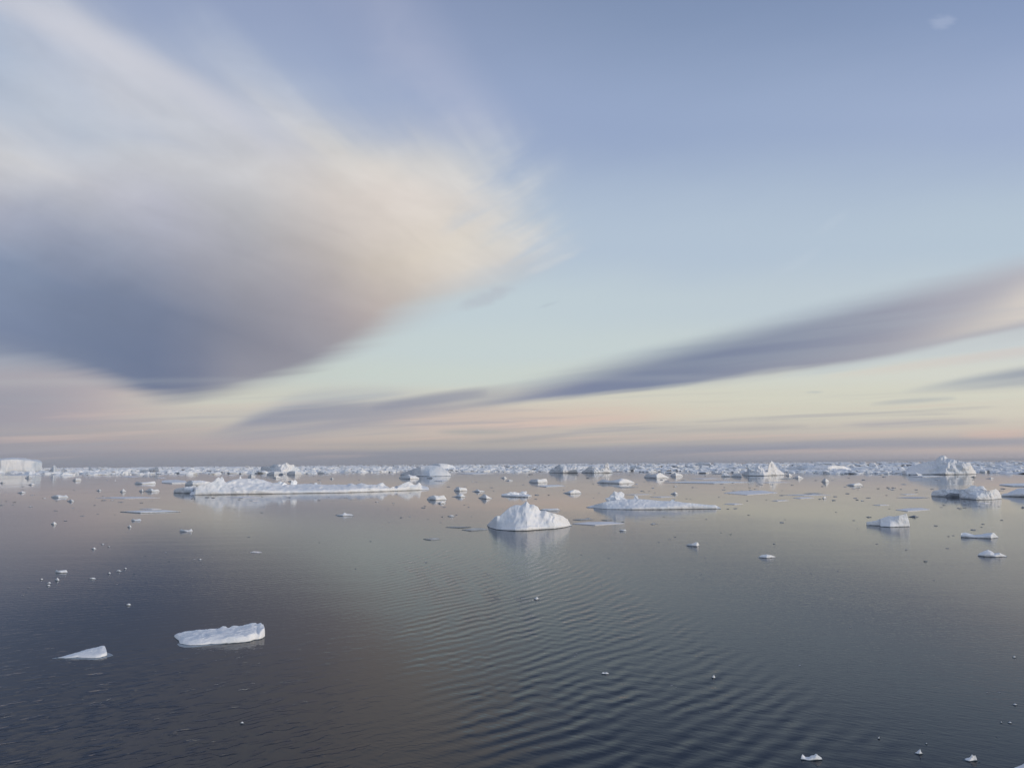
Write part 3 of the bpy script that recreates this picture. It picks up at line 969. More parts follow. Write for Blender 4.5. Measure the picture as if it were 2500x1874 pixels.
# twin craggy berg
ice_body('iceberg', 'craggy iceberg with two jagged peaks, left of the largest right-hand berg', 'iceberg',
    z1(1680, 1090, S5, [(690, 355), (720, 325), (760, 320), (770, 262), (820, 270), (860, 285), (910, 235), (950, 262), (975, 300), (1010, 320), (1040, 250), (1060, 195), (1075, 180), (1110, 215), (1130, 260), (1180, 300), (1230, 340), (1240, 360)]),
    z1(1680, 1090, S5, [(690, 364), (780, 374), (980, 375), (1060, 370), (1240, 366)]),
    M_BERG, depth=0.9, cliff=0.14, jag=1.3, seed=21, freq=1.7)
ice_body('bergy_bit', 'jagged white lump first to the left of the two-peaked craggy iceberg', 'bergy bit',
    [(1785, 1161), (1790, 1157), (1800, 1156), (1806, 1155.5), (1811, 1161)], [(1785, 1163), (1811, 1164)], M_FAR, jag=1.3, seed=22)
ice_body('bergy_bit', 'taller jagged lump second to the left of the two-peaked craggy iceberg', 'bergy bit',
    [(1761, 1160), (1767, 1154), (1775, 1157), (1784, 1160)], [(1761, 1163), (1784, 1163)], M_FAR, jag=1.3, seed=23)
ice_body('iceberg', 'long low snow-roofed iceberg with dark hollows between the two-peaked and the largest bergs', 'iceberg',
    z1(1680, 1090, S5, [(1190, 290), (1300, 275), (1420, 250), (1500, 243), (1700, 240), (1900, 242), (1980, 250), (2000, 245), (2050, 270), (2095, 285)]),
    z1(1680, 1090, S5, [(1190, 308), (1500, 312), (1800, 312), (2095, 305)]),
    M_BERG, depth=0.35, cliff=0.5, jag=0.6, seed=24)
# bergs at centre right of the horizon
ice_body('iceberg', 'broad blocky iceberg with a flat brow, right of centre against the pack', 'iceberg',
    z1(1260, 1090, S5, [(425, 325), (440, 290), (490, 280), (530, 240), (570, 232), (620, 240), (660, 255), (720, 250), (775, 265), (790, 300), (792, 330)]),
    z1(1260, 1090, S5, [(425, 335), (600, 340), (792, 338)]), M_BERG, depth=0.9, cliff=(0.2, 0.6), jag=1.0, seed=25, freq=2)
ice_body('iceberg', 'iceberg with one tall thin tower at its right end, right of centre', 'iceberg',
    z1(1260, 1090, S5, [(840, 325), (900, 290), (930, 265), (1000, 262), (1040, 270), (1060, 290), (1100, 275), (1130, 270), (1150, 225), (1175, 205), (1192, 235), (1200, 290), (1230, 320), (1245, 330)]),
    z1(1260, 1090, S5, [(840, 335), (1000, 340), (1245, 337)]), M_BERG, depth=0.6, cliff=0.3, jag=1.2, seed=26, freq=2)
ice_body('iceberg', 'small brown-shadowed iceberg right of the one with a tall tower', 'iceberg',
    [(1537, 1140), (1545, 1136), (1556, 1137), (1562, 1134.5), (1570, 1140), (1575, 1143)], [(1537, 1146), (1575, 1146)], M_BERG, jag=1.4, seed=27)
ice_body('iceberg', 'ice castle with a stepped crown, standing above the pack behind the longest floe', 'iceberg',
    z1(420, 1090, S5, [(1140, 275), (1150, 255), (1280, 250), (1310, 228), (1420, 225), (1440, 215), (1480, 210), (1510, 235), (1540, 235), (1565, 228), (1575, 260), (1640, 280)]),
    z1(420, 1090, S5, [(1140, 328), (1400, 333), (1640, 328)]), M_BERG, depth=0.7, cliff=0.15, jag=1.1, seed=28, freq=2)
ice_body('bergy_bit', 'dark-nosed rubble lump before the left of the stepped ice castle', 'bergy bit',
    [(651, 1156), (660, 1152), (672, 1150.5), (685, 1151), (692, 1156)], [(651, 1158), (670, 1159.5), (692, 1158)], M_FAR, jag=1.3, seed=29)
ice_body('bergy_bit', 'white rubble lump before the right of the stepped ice castle', 'bergy bit',
    [(700, 1155), (707, 1150), (722, 1149), (732, 1151), (737, 1156)], [(700, 1158), (720, 1159), (737, 1158)], M_FAR, jag=1.3, seed=30)
ice_body('bergy_bit', 'blue-fronted lump at the pack edge, first to the right of the stepped ice castle', 'bergy bit',
    [(775, 1153), (781, 1149), (788, 1150), (794, 1154)], [(775, 1155.5), (794, 1155.5)], M_FAR, seed=31)
ice_body('iceberg', 'shark-fin shaped iceberg next to the flat-topped berg at far left', 'iceberg',
    z1(0, 1090, S5, [(600, 330), (640, 300), (680, 262), (697, 230), (720, 255), (745, 285), (770, 320), (775, 335)]),
    z1(0, 1090, S5, [(600, 345), (690, 350), (775, 345)]), M_BERG, depth=0.6, cliff=0.2, jag=0.5, seed=32)
ice_body('iceberg', 'small double-pointed iceberg right of the shark-fin one', 'iceberg',
    z1(0, 1090, S5, [(785, 330), (800, 285), (815, 264), (835, 290), (855, 298), (880, 325)]),
    z1(0, 1090, S5, [(785, 345), (880, 345)]), M_BERG, depth=0.6, cliff=0.3, jag=0.9, seed=33)
ice_body('iceberg', 'thin ice pillar on a low rounded base in the pack at left', 'iceberg',
    [(216, 1147), (217.3, 1137), (219, 1136), (221, 1137), (222, 1145), (228, 1146), (236, 1149)], [(216, 1152), (236, 1152)], M_BERG, depth=0.5, cliff=0.4, jag=0.3, seed=34)
cav = ice_body('iceberg', 'small iceberg with a dark cave hole in its front, in the pack at left', 'iceberg',
    z1(0, 1090, S5, [(1900, 330), (1915, 290), (1950, 275), (1990, 272), (2005, 255), (2030, 262), (2050, 300), (2065, 325)]),
    z1(0, 1090, S5, [(1900, 342), (2065, 342)]), M_BERG, depth=0.7, cliff=0.5, jag=0.8, seed=35)
lump('cave_shade', 369, 381, 1147, 1153, M_WET, cav, 8, 'dark lump as the shade of the cave mouth in the berg front', dist=math.hypot(*ground(375, 1155).xy) - 2, dep=0.6, sub=2)  # shade inside the cave, set on the front as a dark lump
ice_body('iceberg', 'blue shaded low iceberg touching the left of the cave berg', 'iceberg',
    [(340, 1152), (345, 1147), (355, 1145.5), (361, 1146)], [(340, 1156), (362, 1156)], M_BERG, cliff=0.3, jag=0.5, seed=36)
ice_body('iceberg', 'white ribbed iceberg on the horizon between the towered and the two-peaked bergs', 'iceberg',
    [(1697, 1136), (1700, 1130), (1712, 1127.5), (1722, 1129), (1733, 1128), (1737, 1135)], [(1697, 1139), (1737, 1139)], M_BERG, jag=1.1, cliff=0.7, seed=37)

# ------------------------------------------------------------------ right-hand floes
rf = ice_body('ice_floe', 'lumpy snow floe with a dark hollow at its left, below the largest right-hand iceberg', 'ice floe',
    z1(2080, 1170, S5, [(1020, 180), (1040, 150), (1150, 125), (1250, 130), (1330, 122), (1450, 130), (1530, 130), (1680, 142), (1760, 145), (1810, 132), (1850, 120), (1890, 150), (1925, 235)]),
    z1(2080, 1170, S5, [(1020, 215), (1200, 222), (1380, 226), (1400, 247), (1600, 263), (1800, 259), (1925, 249)]),
    M_MID, depth=0.45, cliff=0.30, jag=1.1, seed=40, freq=1.6)
drf = math.hypot(*ground(2400, 1218).xy)
lump('ice_block', 2368, 2399, 1186, 1200, M_MID, rf, 41, 'tallest block of ice on top', dist=drf + 6, dep=0.5)
lump('hollow_shade', 2318, 2344, 1204, 1213, M_WET, rf, 42, 'dark lump as the shade of the hollow at the waterline', dist=math.hypot(*ground(2330, 1213).xy) + 0.6, dep=0.12, sub=2)  # dark lump in place of a real recess, carrying the hollow's shade
ice_body('ice_floe', 'humped snow floe cut by the right edge of the picture', 'ice floe',
    [(2445, 1206), (2460, 1203), (2475, 1196), (2485, 1192), (2497, 1191), (2530, 1193)], [(2445, 1211), (2480, 1212), (2530, 1213)], M_MID, depth=0.6, cliff=0.4, seed=43)
ice_body('ice_floe', 'flat sheet with a dark front edge, above the humped floe at the right edge', 'ice floe',
    [(2440, 1181.5), (2460, 1180), (2500, 1179), (2560, 1178)], [(2440, 1184), (2470, 1187), (2560, 1188)], M_MID, flat=0.5, seed=44)
ice_body('ice_floe', 'wedge-shaped floe with a blue slope and a white snowy right face, at right', 'ice floe',
    z1(2080, 1170, S5, [(185, 545), (300, 530), (430, 480), (470, 468), (540, 475), (620, 460), (690, 438), (705, 445), (725, 500), (745, 598)]),
    z1(2080, 1170, S5, [(185, 588), (350, 592), (370, 605), (490, 613), (600, 608), (745, 604)]), M_MID, depth=0.7, cliff=0.12, jag=0.6, seed=45)
ice_body('ice_floe', 'bone-shaped white floe with a dark waterline, upper of the two at the right', 'ice floe',
    z1(2080, 1170, S5, [(1400, 690), (1450, 680), (1500, 690), (1570, 712), (1650, 705), (1740, 688), (1830, 685), (1860, 720), (1882, 736)]),
    z1(2080, 1170, S5, [(1400, 742), (1600, 751), (1790, 758), (1882, 744)]), M_NEAR, depth=0.5, cliff=0.5, jag=0.5, seed=46)
ice_body('ice_floe', 'small humped floe with a thin wet right tail, below the bone-shaped floe', 'ice floe',
    z1(2080, 1170, S5, [(1618, 968), (1650, 940), (1690, 922), (1750, 900), (1800, 922), (1830, 948), (1890, 940), (1940, 962), (1998, 986)]),
    z1(2080, 1170, S5, [(1618, 980), (1700, 990), (1850, 996), (1998, 990)]), M_NEAR, depth=0.6, cliff=0.4, jag=0.8, seed=47)
ice_body('ice_floe', 'low white crescent floe in open water, left of the wedge floe and below it', 'ice floe',
    [(1851, 1359), (1860, 1354), (1872, 1352.5), (1884, 1355), (1893, 1358)], [(1851, 1360), (1872, 1361.5), (1893, 1360)], M_NEAR, depth=0.6, cliff=0.3, jag=0.5, seed=48)
ice_body('ice_floe', 'small floe with a white knob on its right end, below the smooth long floe', 'ice floe',
    z1(1400, 1180, 5.53, [(1525, 822), (1570, 815), (1620, 805), (1650, 788), (1680, 792), (1700, 825)]),
    z1(1400, 1180, 5.53, [(1525, 834), (1600, 845), (1670, 849), (1700, 832)]), M_NEAR, depth=0.5, cliff=0.35, seed=49)

# ------------------------------------------------------------------ nearest two floes
def bump(u, v, u0, v0, su, sv, a, p=2.0):
    return a * math.exp(-abs((u - u0) / su) ** p - abs((v - v0) / sv) ** p)


def near_h(u, v):
    h = 0.20 + 0.40 * min(1, max(0, u)) ** 1.15 + 0.05 * math.sin(u * 5 + v * 2)
    h += bump(u, v, 0.545, 0.86, 0.035, 0.14, 0.20, 4)
    h += bump(u, v, 0.67, 0.84, 0.055, 0.18, 0.24, 3)
    h += bump(u, v, 0.86, 0.66, 0.085, 0.35, 0.20, 2)
    h += bump(u, v, 0.96, 0.60, 0.05, 0.35, 0.16, 2)
    h -= bump(u, v, 0.915, 0.2, 0.014, 0.4, 0.14)
    h += 0.05 * noise.noise(Vector((u * 7 + v * 3, v * 16 - u * 12, 3.0)))
    return h


fl = slab('nearest large white floe, flat blue-shaded top and chunky bright right end',
    [(424, 1552), (429, 1559), (436, 1563), (438, 1571), (461, 1575.5), (488, 1574.5), (515, 1572), (543, 1571), (583, 1568.5), (611, 1565.5), (621, 1561), (635, 1560.5), (647, 1554),
     (647, 1548), (640, 1543), (620, 1541), (590, 1541), (560, 1541), (520, 1540), (480, 1540), (450, 1543), (432, 1547)],
    near_h, lambda u: 0.75 - 0.62 * min(1, max(0, (u - 0.02) * 1.6)), M_NEAR, seed=4)


def low_h(u, v):
    h = 0.02 + 0.36 * max(0, u) ** 1.05
    h *= 0.55 + 0.45 * math.exp(-((v - 0.72) / 0.33) ** 2)
    h += bump(u, v, 0.9, 0.6, 0.09, 0.5, 0.10)
    return h


fl2 = slab('smooth pale floe with a long wet left tail, nearest at lower left',
    [(134, 1606), (160, 1607), (188, 1605), (208, 1606), (235, 1606.5), (249, 1604), (262, 1600), (260, 1594), (256, 1589), (240, 1587.5), (218, 1588), (196, 1592), (172, 1598), (150, 1603)],
    low_h, lambda u: 0.6 - 0.4 * min(1, max(0, u)), M_NEAR, seed=7, nr=26, na=140)

M_AWASH = ice_material('awash_ice', (0.26, 0.33, 0.40, 1), (0.14, 0.19, 0.25, 1), 0.9, 0.0, rough=0.12, grain=2.0, bump=0.004)
ice_body('awash_foot', 'pale ice foot just awash', None,
    z1(380, 1490, 7.373, [(385, 600), (450, 560), (900, 560), (1250, 560)]),
    z1(380, 1490, 7.373, [(385, 602), (430, 640), (520, 662), (700, 656), (900, 628), (1250, 596)]),
    M_AWASH, flat=0.012, seed=52, jag=0.3, parent=fl)
ice_body('awash_foot', 'pale ice foot just awash', None,
    z1(100, 1540, 7.373, [(200, 488), (450, 440), (900, 440), (1165, 380), (1250, 400), (1300, 430)]),
    z1(100, 1540, 7.373, [(200, 492), (500, 498), (800, 505), (980, 512), (1100, 492), (1200, 465), (1300, 440)]),
    M_AWASH, flat=0.012, seed=53, jag=0.3, parent=fl2)

# ------------------------------------------------------------------ lone small pieces close by
def small(x0, x1, yt, yb, label, seed, mat=None, cat='bergy bit', name='bergy_bit', cliff=0.35, jag=1.0, peak=None, depth=0.7):
    pk = peak or [(0.25, 0.55), (0.55, 1.0), (0.8, 0.5)]
    top = [(x0, yb - 0.25 * (yb - yt))] + [(x0 + (x1 - x0) * a, yb - (yb - yt) * h) for a, h in pk] + [(x1, yb - 0.15 * (yb - yt))]
    bot = [(x0, yb - 0.16 * (yb - yt)), (x0 + (x1 - x0) * (0.35 + 0.3 * ((seed * 37) % 10) / 10), yb), (x1, yb - 0.12 * (yb - yt))]
    return ice_body(name, label, cat, top, bot, mat or M_NEAR, depth=depth, cliff=cliff, jag=jag, seed=seed, ncol=26)


small(1955, 2008, 1838, 1856, 'curled white ice scrap with an upturned left tip at the bottom edge, right half', 60,
      peak=[(0.06, 0.95), (0.2, 0.55), (0.4, 0.5), (0.45, 0.72), (0.62, 0.78), (0.68, 1.0), (0.8, 0.75), (0.95, 0.45)])
small(2232, 2254, 1826, 1841, 'tiny shark-fin ice scrap, middle one of the bottom-right scraps', 61, peak=[(0.3, 0.5), (0.62, 0.95), (0.7, 1.0), (0.72, 0.5)])
small(2350, 2386, 1840, 1858, 'crumpled ice scrap with a spiky crown near the bottom right corner', 62, peak=[(0.3, 0.5), (0.5, 0.6), (0.65, 1.0), (0.75, 0.8), (0.9, 0.85), (0.93, 0.4)])
small(2465, 2540, 1860, 1884, 'ice scrap cut off by the bottom right corner of the picture', 63)
small(1468, 1487, 1639, 1645.5, 'small flat ice chip with a groove, in the ripples below the pointed iceberg', 64, peak=[(0.2, 0.9), (0.45, 0.7), (0.6, 0.9), (0.85, 0.7)])
small(1737, 1747, 1646, 1655, 'small round ice chip among the long ripples, right of the flat chip', 65)
small(2471, 2482, 1600, 1605, 'small white ice chip by the right edge, upper one of three', 66)
small(2468, 2486, 1716, 1721, 'small white ice chip by the right edge, middle one of three', 67)
small(2458, 2472, 1760, 1765, 'small white ice chip by the right edge, lowest of three', 68)
small(2440, 2448, 1760, 1764, 'tiny white crumb left of the lowest right-edge chip', 69)
small(2142, 2149, 1797, 1803, 'tiny white crumb above and between the bottom-edge scraps', 70)
small(2256, 2266, 1812, 1816, 'tiny white crumb just above the shark-fin scrap', 71)
small(585, 597, 1760, 1766, 'lone tiny white ice crumb on brownish water in the lower left', 72)
small(1303, 1317, 1456, 1463, 'small white ice chip where the ripples begin, straight below the pointed iceberg', 73)
small(1512, 1530, 1291, 1296, 'small boat-shaped grey ice chip below the left end of the smooth long floe', 74, peak=[(0.1, 1.0), (0.4, 0.7), (0.8, 0.9)])
small(306, 322, 1472, 1477.5, 'small dark-footed ice chip alone above the nearest large floe', 75)
small(135, 166, 1389, 1398, 'white bowling-pin shaped ice piece, largest of the loose group at left', 76, peak=[(0.08, 1.0), (0.2, 0.6), (0.6, 0.75), (0.85, 0.8)])
small(133, 146, 1409, 1417, 'bright white ice nugget below the pin-shaped piece at left', 77)
small(112, 128, 1420, 1424, 'thin grey ice sliver below the white nugget at left, upper of two', 78)
small(113, 125, 1426, 1430.5, 'small white ice sliver below the white nugget at left, lower of two', 79)
small(98, 106, 1411, 1415, 'tiny ice crumb left of the white nugget', 80)
small(217, 236, 1409.5, 1413.5, 'flat lilac ice chip right of the white nugget at left', 81, peak=[(0.3, 1), (0.7, 1)])
small(283, 304, 1390, 1395, 'small white ice piece with a thin tail, right one of the loose group', 82, peak=[(0.25, 1.0), (0.45, 0.8), (0.6, 0.3), (0.9, 0.3)])
small(302, 311, 1385, 1388.5, 'tiny ice crumb above the tailed piece at left', 83)
small(262, 272, 1396, 1400, 'tiny dark-bottomed ice crumb left of the tailed piece', 84)
small(223, 236, 1335.5, 1340.5, 'white button-like ice piece in open water at left', 85)
small(246, 256, 1326, 1328.7, 'tiny sliver above and right of the button-like piece', 86)
small(262, 269, 1332, 1334.5, 'tiny crumb right of the button-like piece', 87)
small(438, 471, 1290, 1297.5, 'white dumbbell-shaped ice piece, left of centre below the longest floe', 88, peak=[(0.12, 0.95), (0.3, 0.6), (0.7, 0.5), (0.88, 1.0)])
small(484, 494, 1363.5, 1366.5, 'tiny pale sliver in open water below the dumbbell-shaped piece', 89)
small(320, 345, 1265.5, 1271, 'white saddle-shaped ice piece below the long thin sheet at left', 90, peak=[(0.15, 1.0), (0.4, 0.6), (0.9, 0.9)])
small(311, 322, 1281, 1287, 'white cone-shaped ice piece just below the saddle-shaped one', 91)
small(124, 140, 1273, 1280, 'white lens-shaped ice piece in open water at far left', 92)
small(819, 865, 1250, 1259, 'white ice piece with a small peak and flat wings, below the longest floe', 93, M_MID, peak=[(0.2, 0.4), (0.38, 0.5), (0.48, 1.0), (0.6, 0.6), (0.85, 0.5)])
small(610, 640, 1345, 1348.5, 'faint pale ice streak alone in dark water, left of centre', 94, M_SHEET, peak=[(0.3, 1), (0.7, 0.8)])

# ------------------------------------------------------------------ middle-distance pieces
MIDS = [
 (328, 381, 1174, 1181.5, 'thin white double-humped floe, upper left above the two-lump floe', [(0.1, 0.9), (0.3, 0.6), (0.6, 0.7), (0.95, 1.0)]),
 (339, 353, 1193, 1200, 'small dark-footed lump left of the white crowned floe', None),
 (353, 390, 1191.5, 1200, 'white floe with a crown of blocks, far left of the longest floe', [(0.15, 0.5), (0.3, 1.0), (0.5, 0.9), (0.6, 0.55), (0.9, 0.7)]),
 (293, 309, 1192, 1201.5, 'pale blue lump left of the white crowned floe', None),
 (235, 249, 1193.5, 1198, 'small white wedge piece left of the pale blue lump', None),
 (42, 65, 1198.5, 1203.5, 'small lens-shaped piece at far left, left of the flat white cake', None),
 (124, 168, 1207.5, 1214.5, 'flat white ice cake with a dark left edge, at far left', [(0.15, 0.8), (0.45, 1.0), (0.7, 0.7), (0.85, 1.0)]),
 (163, 183, 1218, 1224, 'white piece just below the flat white cake at far left', None),
 (0, 12, 1174.5, 1179.5, 'small floe on the left edge of the picture, below the flat-topped berg', None),
 (68, 88, 1179.5, 1183.5, 'short row of white crumbs below the flat-topped berg', None),
 (177, 199, 1166.5, 1173.5, 'pale humped piece alone in the lane below the shark-fin berg', [(0.2, 0.6), (0.5, 1.0), (0.9, 0.9)]),
 (61, 78, 1160, 1168, 'small white piece in the lane before the flat-topped berg', None),
 (605, 624, 1156, 1168, 'white boxy lump with a dark left side behind the longest floe', [(0.1, 0.6), (0.35, 0.9), (0.6, 0.75), (0.95, 0.6)]),
 (665, 688, 1160.5, 1167, 'low white lump behind the longest floe, below the ice castle', None),
 (805, 816, 1164.5, 1169, 'small pale lump behind the longest floe, right of its middle', None),
 (702, 720, 1171.5, 1175.5, 'thin white sliver right behind the middle of the longest floe', None),
 (1108, 1141, 1187.5, 1198.5, 'blue-grey knobbly lump first right of the longest floe', [(0.1, 0.7), (0.25, 1.0), (0.5, 0.8), (0.8, 0.7), (0.95, 0.6)]),
 (1103, 1138, 1205, 1213.5, 'white-crested piece directly below the blue-grey knobbly lump', [(0.2, 0.3), (0.45, 0.8), (0.7, 1.0), (0.85, 0.5)]),
 (1152, 1186, 1193.5, 1200.5, 'low blue piece with dark wings, right of the knobbly lump', [(0.2, 0.4), (0.4, 1.0), (0.6, 0.5), (0.8, 0.4)]),
 (1042, 1091, 1208.5, 1220.5, 'white ribbed ice cake, larger of two below the right tip of the longest floe', [(0.1, 0.7), (0.35, 1.0), (0.6, 0.85), (0.85, 1.0)]),
 (1068, 1090, 1222.5, 1229, 'small pale cake just below the white ribbed cake', None),
 (1168, 1203, 1204.5, 1217.5, 'white cone piece with a low right foot, above the pointed iceberg at left', [(0.15, 0.4), (0.4, 1.0), (0.6, 0.6), (0.8, 0.3)]),
 (1291, 1337, 1168, 1178.5, 'rounded white cake with a dark left side, above the pointed iceberg at right', [(0.1, 0.8), (0.4, 0.9), (0.6, 0.8), (0.95, 1.0)]),
 (1375, 1420, 1194.5, 1205, 'white lens-shaped lump midway between the pointed berg and the towered berg', [(0.2, 0.4), (0.4, 0.8), (0.65, 1.0), (0.85, 0.8)]),
 (1457, 1550, 1167, 1180.5, 'blue-grey floe with a low saddle and a humped right half, behind the smooth long floe', [(0.15, 0.8), (0.35, 0.55), (0.55, 0.75), (0.65, 1.0), (0.85, 0.7), (0.95, 0.4)]),
 (1572, 1634, 1153.5, 1167.5, 'craggy floe left of a pair before the pack, right of the towered berg', [(0.15, 0.9), (0.3, 0.7), (0.5, 0.8), (0.65, 1.0), (0.8, 0.6)]),
 (1636, 1668, 1153.5, 1163, 'craggy lump right of a pair before the pack, right of the towered berg', [(0.1, 0.7), (0.4, 1.0), (0.8, 0.7)]),
 (1637, 1657, 1200, 1206.5, 'small lilac piece above the right half of the smooth long floe', None),
 (2005, 2025, 1166, 1177.5, 'dark-footed grey cake below the long low snow-roofed berg', [(0.15, 0.5), (0.4, 0.9), (0.8, 0.6)]),
 (2066, 2107, 1178.5, 1185.5, 'pale blue low floe left of the reflection of the largest right-hand berg', [(0.2, 0.7), (0.5, 0.8), (0.8, 1.0)]),
 (2007, 2019, 1211, 1217, 'small lilac lump at the right end of a line of thin sheets', None),
 (1222, 1239, 1162.5, 1167.5, 'small white lump above the flat cake with snow blocks', None),
 (1233, 1254, 1170.5, 1173.5, 'thin grey cake above the flat cake with snow blocks', None),
 (1092, 1112, 1256.5, 1260.5, 'thin grey ice chip left of the pointed iceberg', None),
 (1914, 1935, 1154, 1161, 'small rubble piece touching the right foot of the two-peaked berg', None),
 (1935, 1962, 1160, 1167.5, 'low rubble piece below the right foot of the two-peaked berg', None),
 (1316, 1369, 1240.5, 1246, 'thin flat slab right behind the pointed iceberg', [(0.2, 0.8), (0.6, 0.9), (0.85, 1.0)]),
 (2217, 2244, 1257, 1262, 'dark broken crumbs right of the peak of the wedge floe', None),
 (2370, 2384, 1161, 1165, 'small dark piece below the right foot of the largest right-hand berg', None),
 (2411, 2428, 1164.5, 1168, 'small white sliver right of the largest right-hand berg', None),
]
for i, (a, b_, c, d, lab, pk) in enumerate(MIDS):
    small(a, b_, c, d, lab, 100 + i, M_WET if 'dark broken' in lab or 'small dark piece' in lab else M_MID, peak=pk, jag=1.1, cliff=0.45)

cake = ice_body('ice_floe', 'flat grey ice cake carrying white snow blocks, above the pointed iceberg', 'ice floe',
    [(1224, 1206), (1240, 1203), (1270, 1202.5), (1290, 1206), (1298, 1209)], [(1224, 1211), (1260, 1213), (1290, 1213.5), (1298, 1211)], M_MID, flat=0.7, seed=150)
dc = math.hypot(*ground(1255, 1212).xy)
lump('snow_block', 1239, 1264, 1199.5, 1207.5, M_MID, cake, 151, 'larger white block of snow', dist=dc + 4, dep=0.5)
lump('snow_block', 1270, 1289, 1199, 1207, M_MID, cake, 152, 'smaller white block of snow', dist=dc + 5, dep=0.5)

# thin flat sheets
SHEETS = [
 (233, 391, 1212, 1217, 'long thin lilac ice sheet left of the longest floe', M_SHEET),
 (293, 441, 1244.5, 1252, 'long thin dark-edged ice sheet, below the left tip of the longest floe', M_MID),
 (340, 395, 1240.5, 1243.5, 'short thin sheet directly above the dark-edged long sheet at left', M_SHEET),
 (555, 638, 1211.5, 1215, 'pale thin sheet in the reflection of the longest floe', M_SHEET),
 (608, 634, 1220.5, 1222.5, 'short thin sliver below the pale sheet in the longest floe reflection', M_SHEET),
 (296, 344, 1161, 1165, 'thin white strip in the lane below the cave berg', M_SHEET),
 (0, 102, 1156.5, 1160.5, 'white strip of broken ice along the foot of the flat-topped berg', M_FAR),
 (384, 406, 1164.5, 1167.5, 'short white sheet right below the cave berg', M_SHEET),
 (1060, 1096, 1171.5, 1175, 'short flat slab below the dome-backed iceberg', M_MID),
 (1115, 1203, 1153.5, 1157.5, 'white strip of ice right of the dome-backed iceberg', M_MID),
 (1309, 1381, 1183, 1188.5, 'dark-nosed thin sheet right above the pointed iceberg', M_MID),
 (1499, 1559, 1187.5, 1190.5, 'thin dark sheet below the saddle-backed blue-grey floe', M_WET),
 (1397, 1524, 1272.5, 1282, 'lens-shaped flat sheet touching the right foot of the pointed iceberg', M_SHEET),
 (1398, 1450, 1265.5, 1269.5, 'narrow grey sheet just above the lens-shaped sheet', M_WET),
 (1467, 1494, 1268, 1270.5, 'very thin sliver right of the narrow grey sheet', M_WET),
 (1586, 1649, 1211, 1214, 'thin dark-edged sheet above the right half of the smooth long floe', M_SHEET),
 (1524, 1594, 1205.5, 1208, 'thin lilac sheet right of the tilted block on the smooth long floe', M_SHEET),
 (1620, 1840, 1174, 1180, 'longest thin white sheet, below the two-peaked craggy iceberg', M_MID),
 (1682, 1762, 1166.5, 1169.5, 'thin white sheet left below the two jagged lumps', M_SHEET),
 (1845, 1930, 1176, 1178.5, 'thin pale sheet continuing the longest white one to the right', M_SHEET),
 (1901, 1940, 1166.5, 1170, 'short dark flat sheet below the right foot of the two-peaked iceberg', M_WET),
 (1767, 1898, 1196.5, 1208, 'large smooth lilac lens-shaped sheet below the two-peaked iceberg', M_SHEET),
 (1935, 1988, 1212.5, 1217, 'grey sheet in the line of broken sheets at right', M_SHEET),
 (1962, 2010, 1202.5, 1206, 'upper grey sheet of the line of broken sheets at right', M_WET),
 (1912, 2030, 1206, 1209.5, 'long hair-thin sheet through the line of broken sheets', M_SHEET),
 (1883, 1926, 1220, 1223, 'hair-thin sheet below the large lilac lens sheet', M_SHEET),
 (1767, 1814, 1228, 1231.5, 'thin grey sheet right of the tip of the smooth long floe', M_SHEET),
 (2213, 2304, 1160.5, 1164, 'thin white sheet along the foot of the largest right-hand berg', M_MID),
 (2186, 2271, 1239, 1248, 'lens-shaped lilac sheet above the wedge floe', M_SHEET),
 (2188, 2270, 1212.5, 1216, 'thin grey sheet left of the lumpy snow floe', M_SHEET),
 (2130, 2173, 1231, 1233.5, 'short thin sheet above and left of the lens-shaped lilac sheet', M_SHEET),
 (2435, 2453, 1196, 1198, 'thin dark sliver behind the floe at the right edge', M_WET),
 (2385, 2420, 1226.5, 1229, 'thin white sliver below the lumpy snow floe', M_SHEET),
 (1033, 1077, 1312.5, 1318, 'thin dark broken slab in open water left below the pointed iceberg', M_WET),
 (1127, 1192, 1288, 1296, 'wet grey slush sheet at the left foot of the pointed iceberg', M_WET),
 (1087, 1150, 1284.5, 1288, 'thin dark slush line left of the pointed iceberg', M_WET),
 (1588, 1602, 1276, 1280.5, 'small dark oval sheet below the middle of the smooth long floe', M_WET),
 (2196, 2240, 1205, 1207.5, 'faint pinkish thin sheet below the largest right-hand berg', M_SHEET),
 (1457, 1520, 1182, 1184.5, 'very thin sheet just below the saddle-backed blue-grey floe', M_WET),
]
for i, (a, b_, c, d, lab, mt) in enumerate(SHEETS):
    sk = math.sin(i * 2.1) * 0.25
    mid = (a + b_) / 2
    top = [(a, d - (d - c) * 0.5), (a + (b_ - a) * (0.3 + sk * 0.3), c + 0.1 * (d - c)), (a + (b_ - a) * (0.7 + sk * 0.2), c), (b_, d - (d - c) * 0.55)]
    bot = [(a, d - (d - c) * 0.42), (a + (b_ - a) * (0.45 - sk * 0.5), d), (b_, d - (d - c) * 0.45)]
    th = 0.12 if mt is not M_MID else 0.3
    ice_body('ice_sheet', lab, 'ice sheet', top, bot, mt, flat=th, seed=200 + i, jag=0.6)

# ------------------------------------------------------------------ small fragments on the water
frag_variants = [chunk_mesh('ice_fragment', 1.0, 0.8, 1.0, 500 + i, M_MID, 1 if i % 2 else 2, 0.7) for i in range(8)]
frag_dark = [chunk_mesh('ice_fragment', 1.0, 0.8, 1.0, 540 + i, M_WET, 1 if i % 2 else 2, 0.7) for i in range(8)]


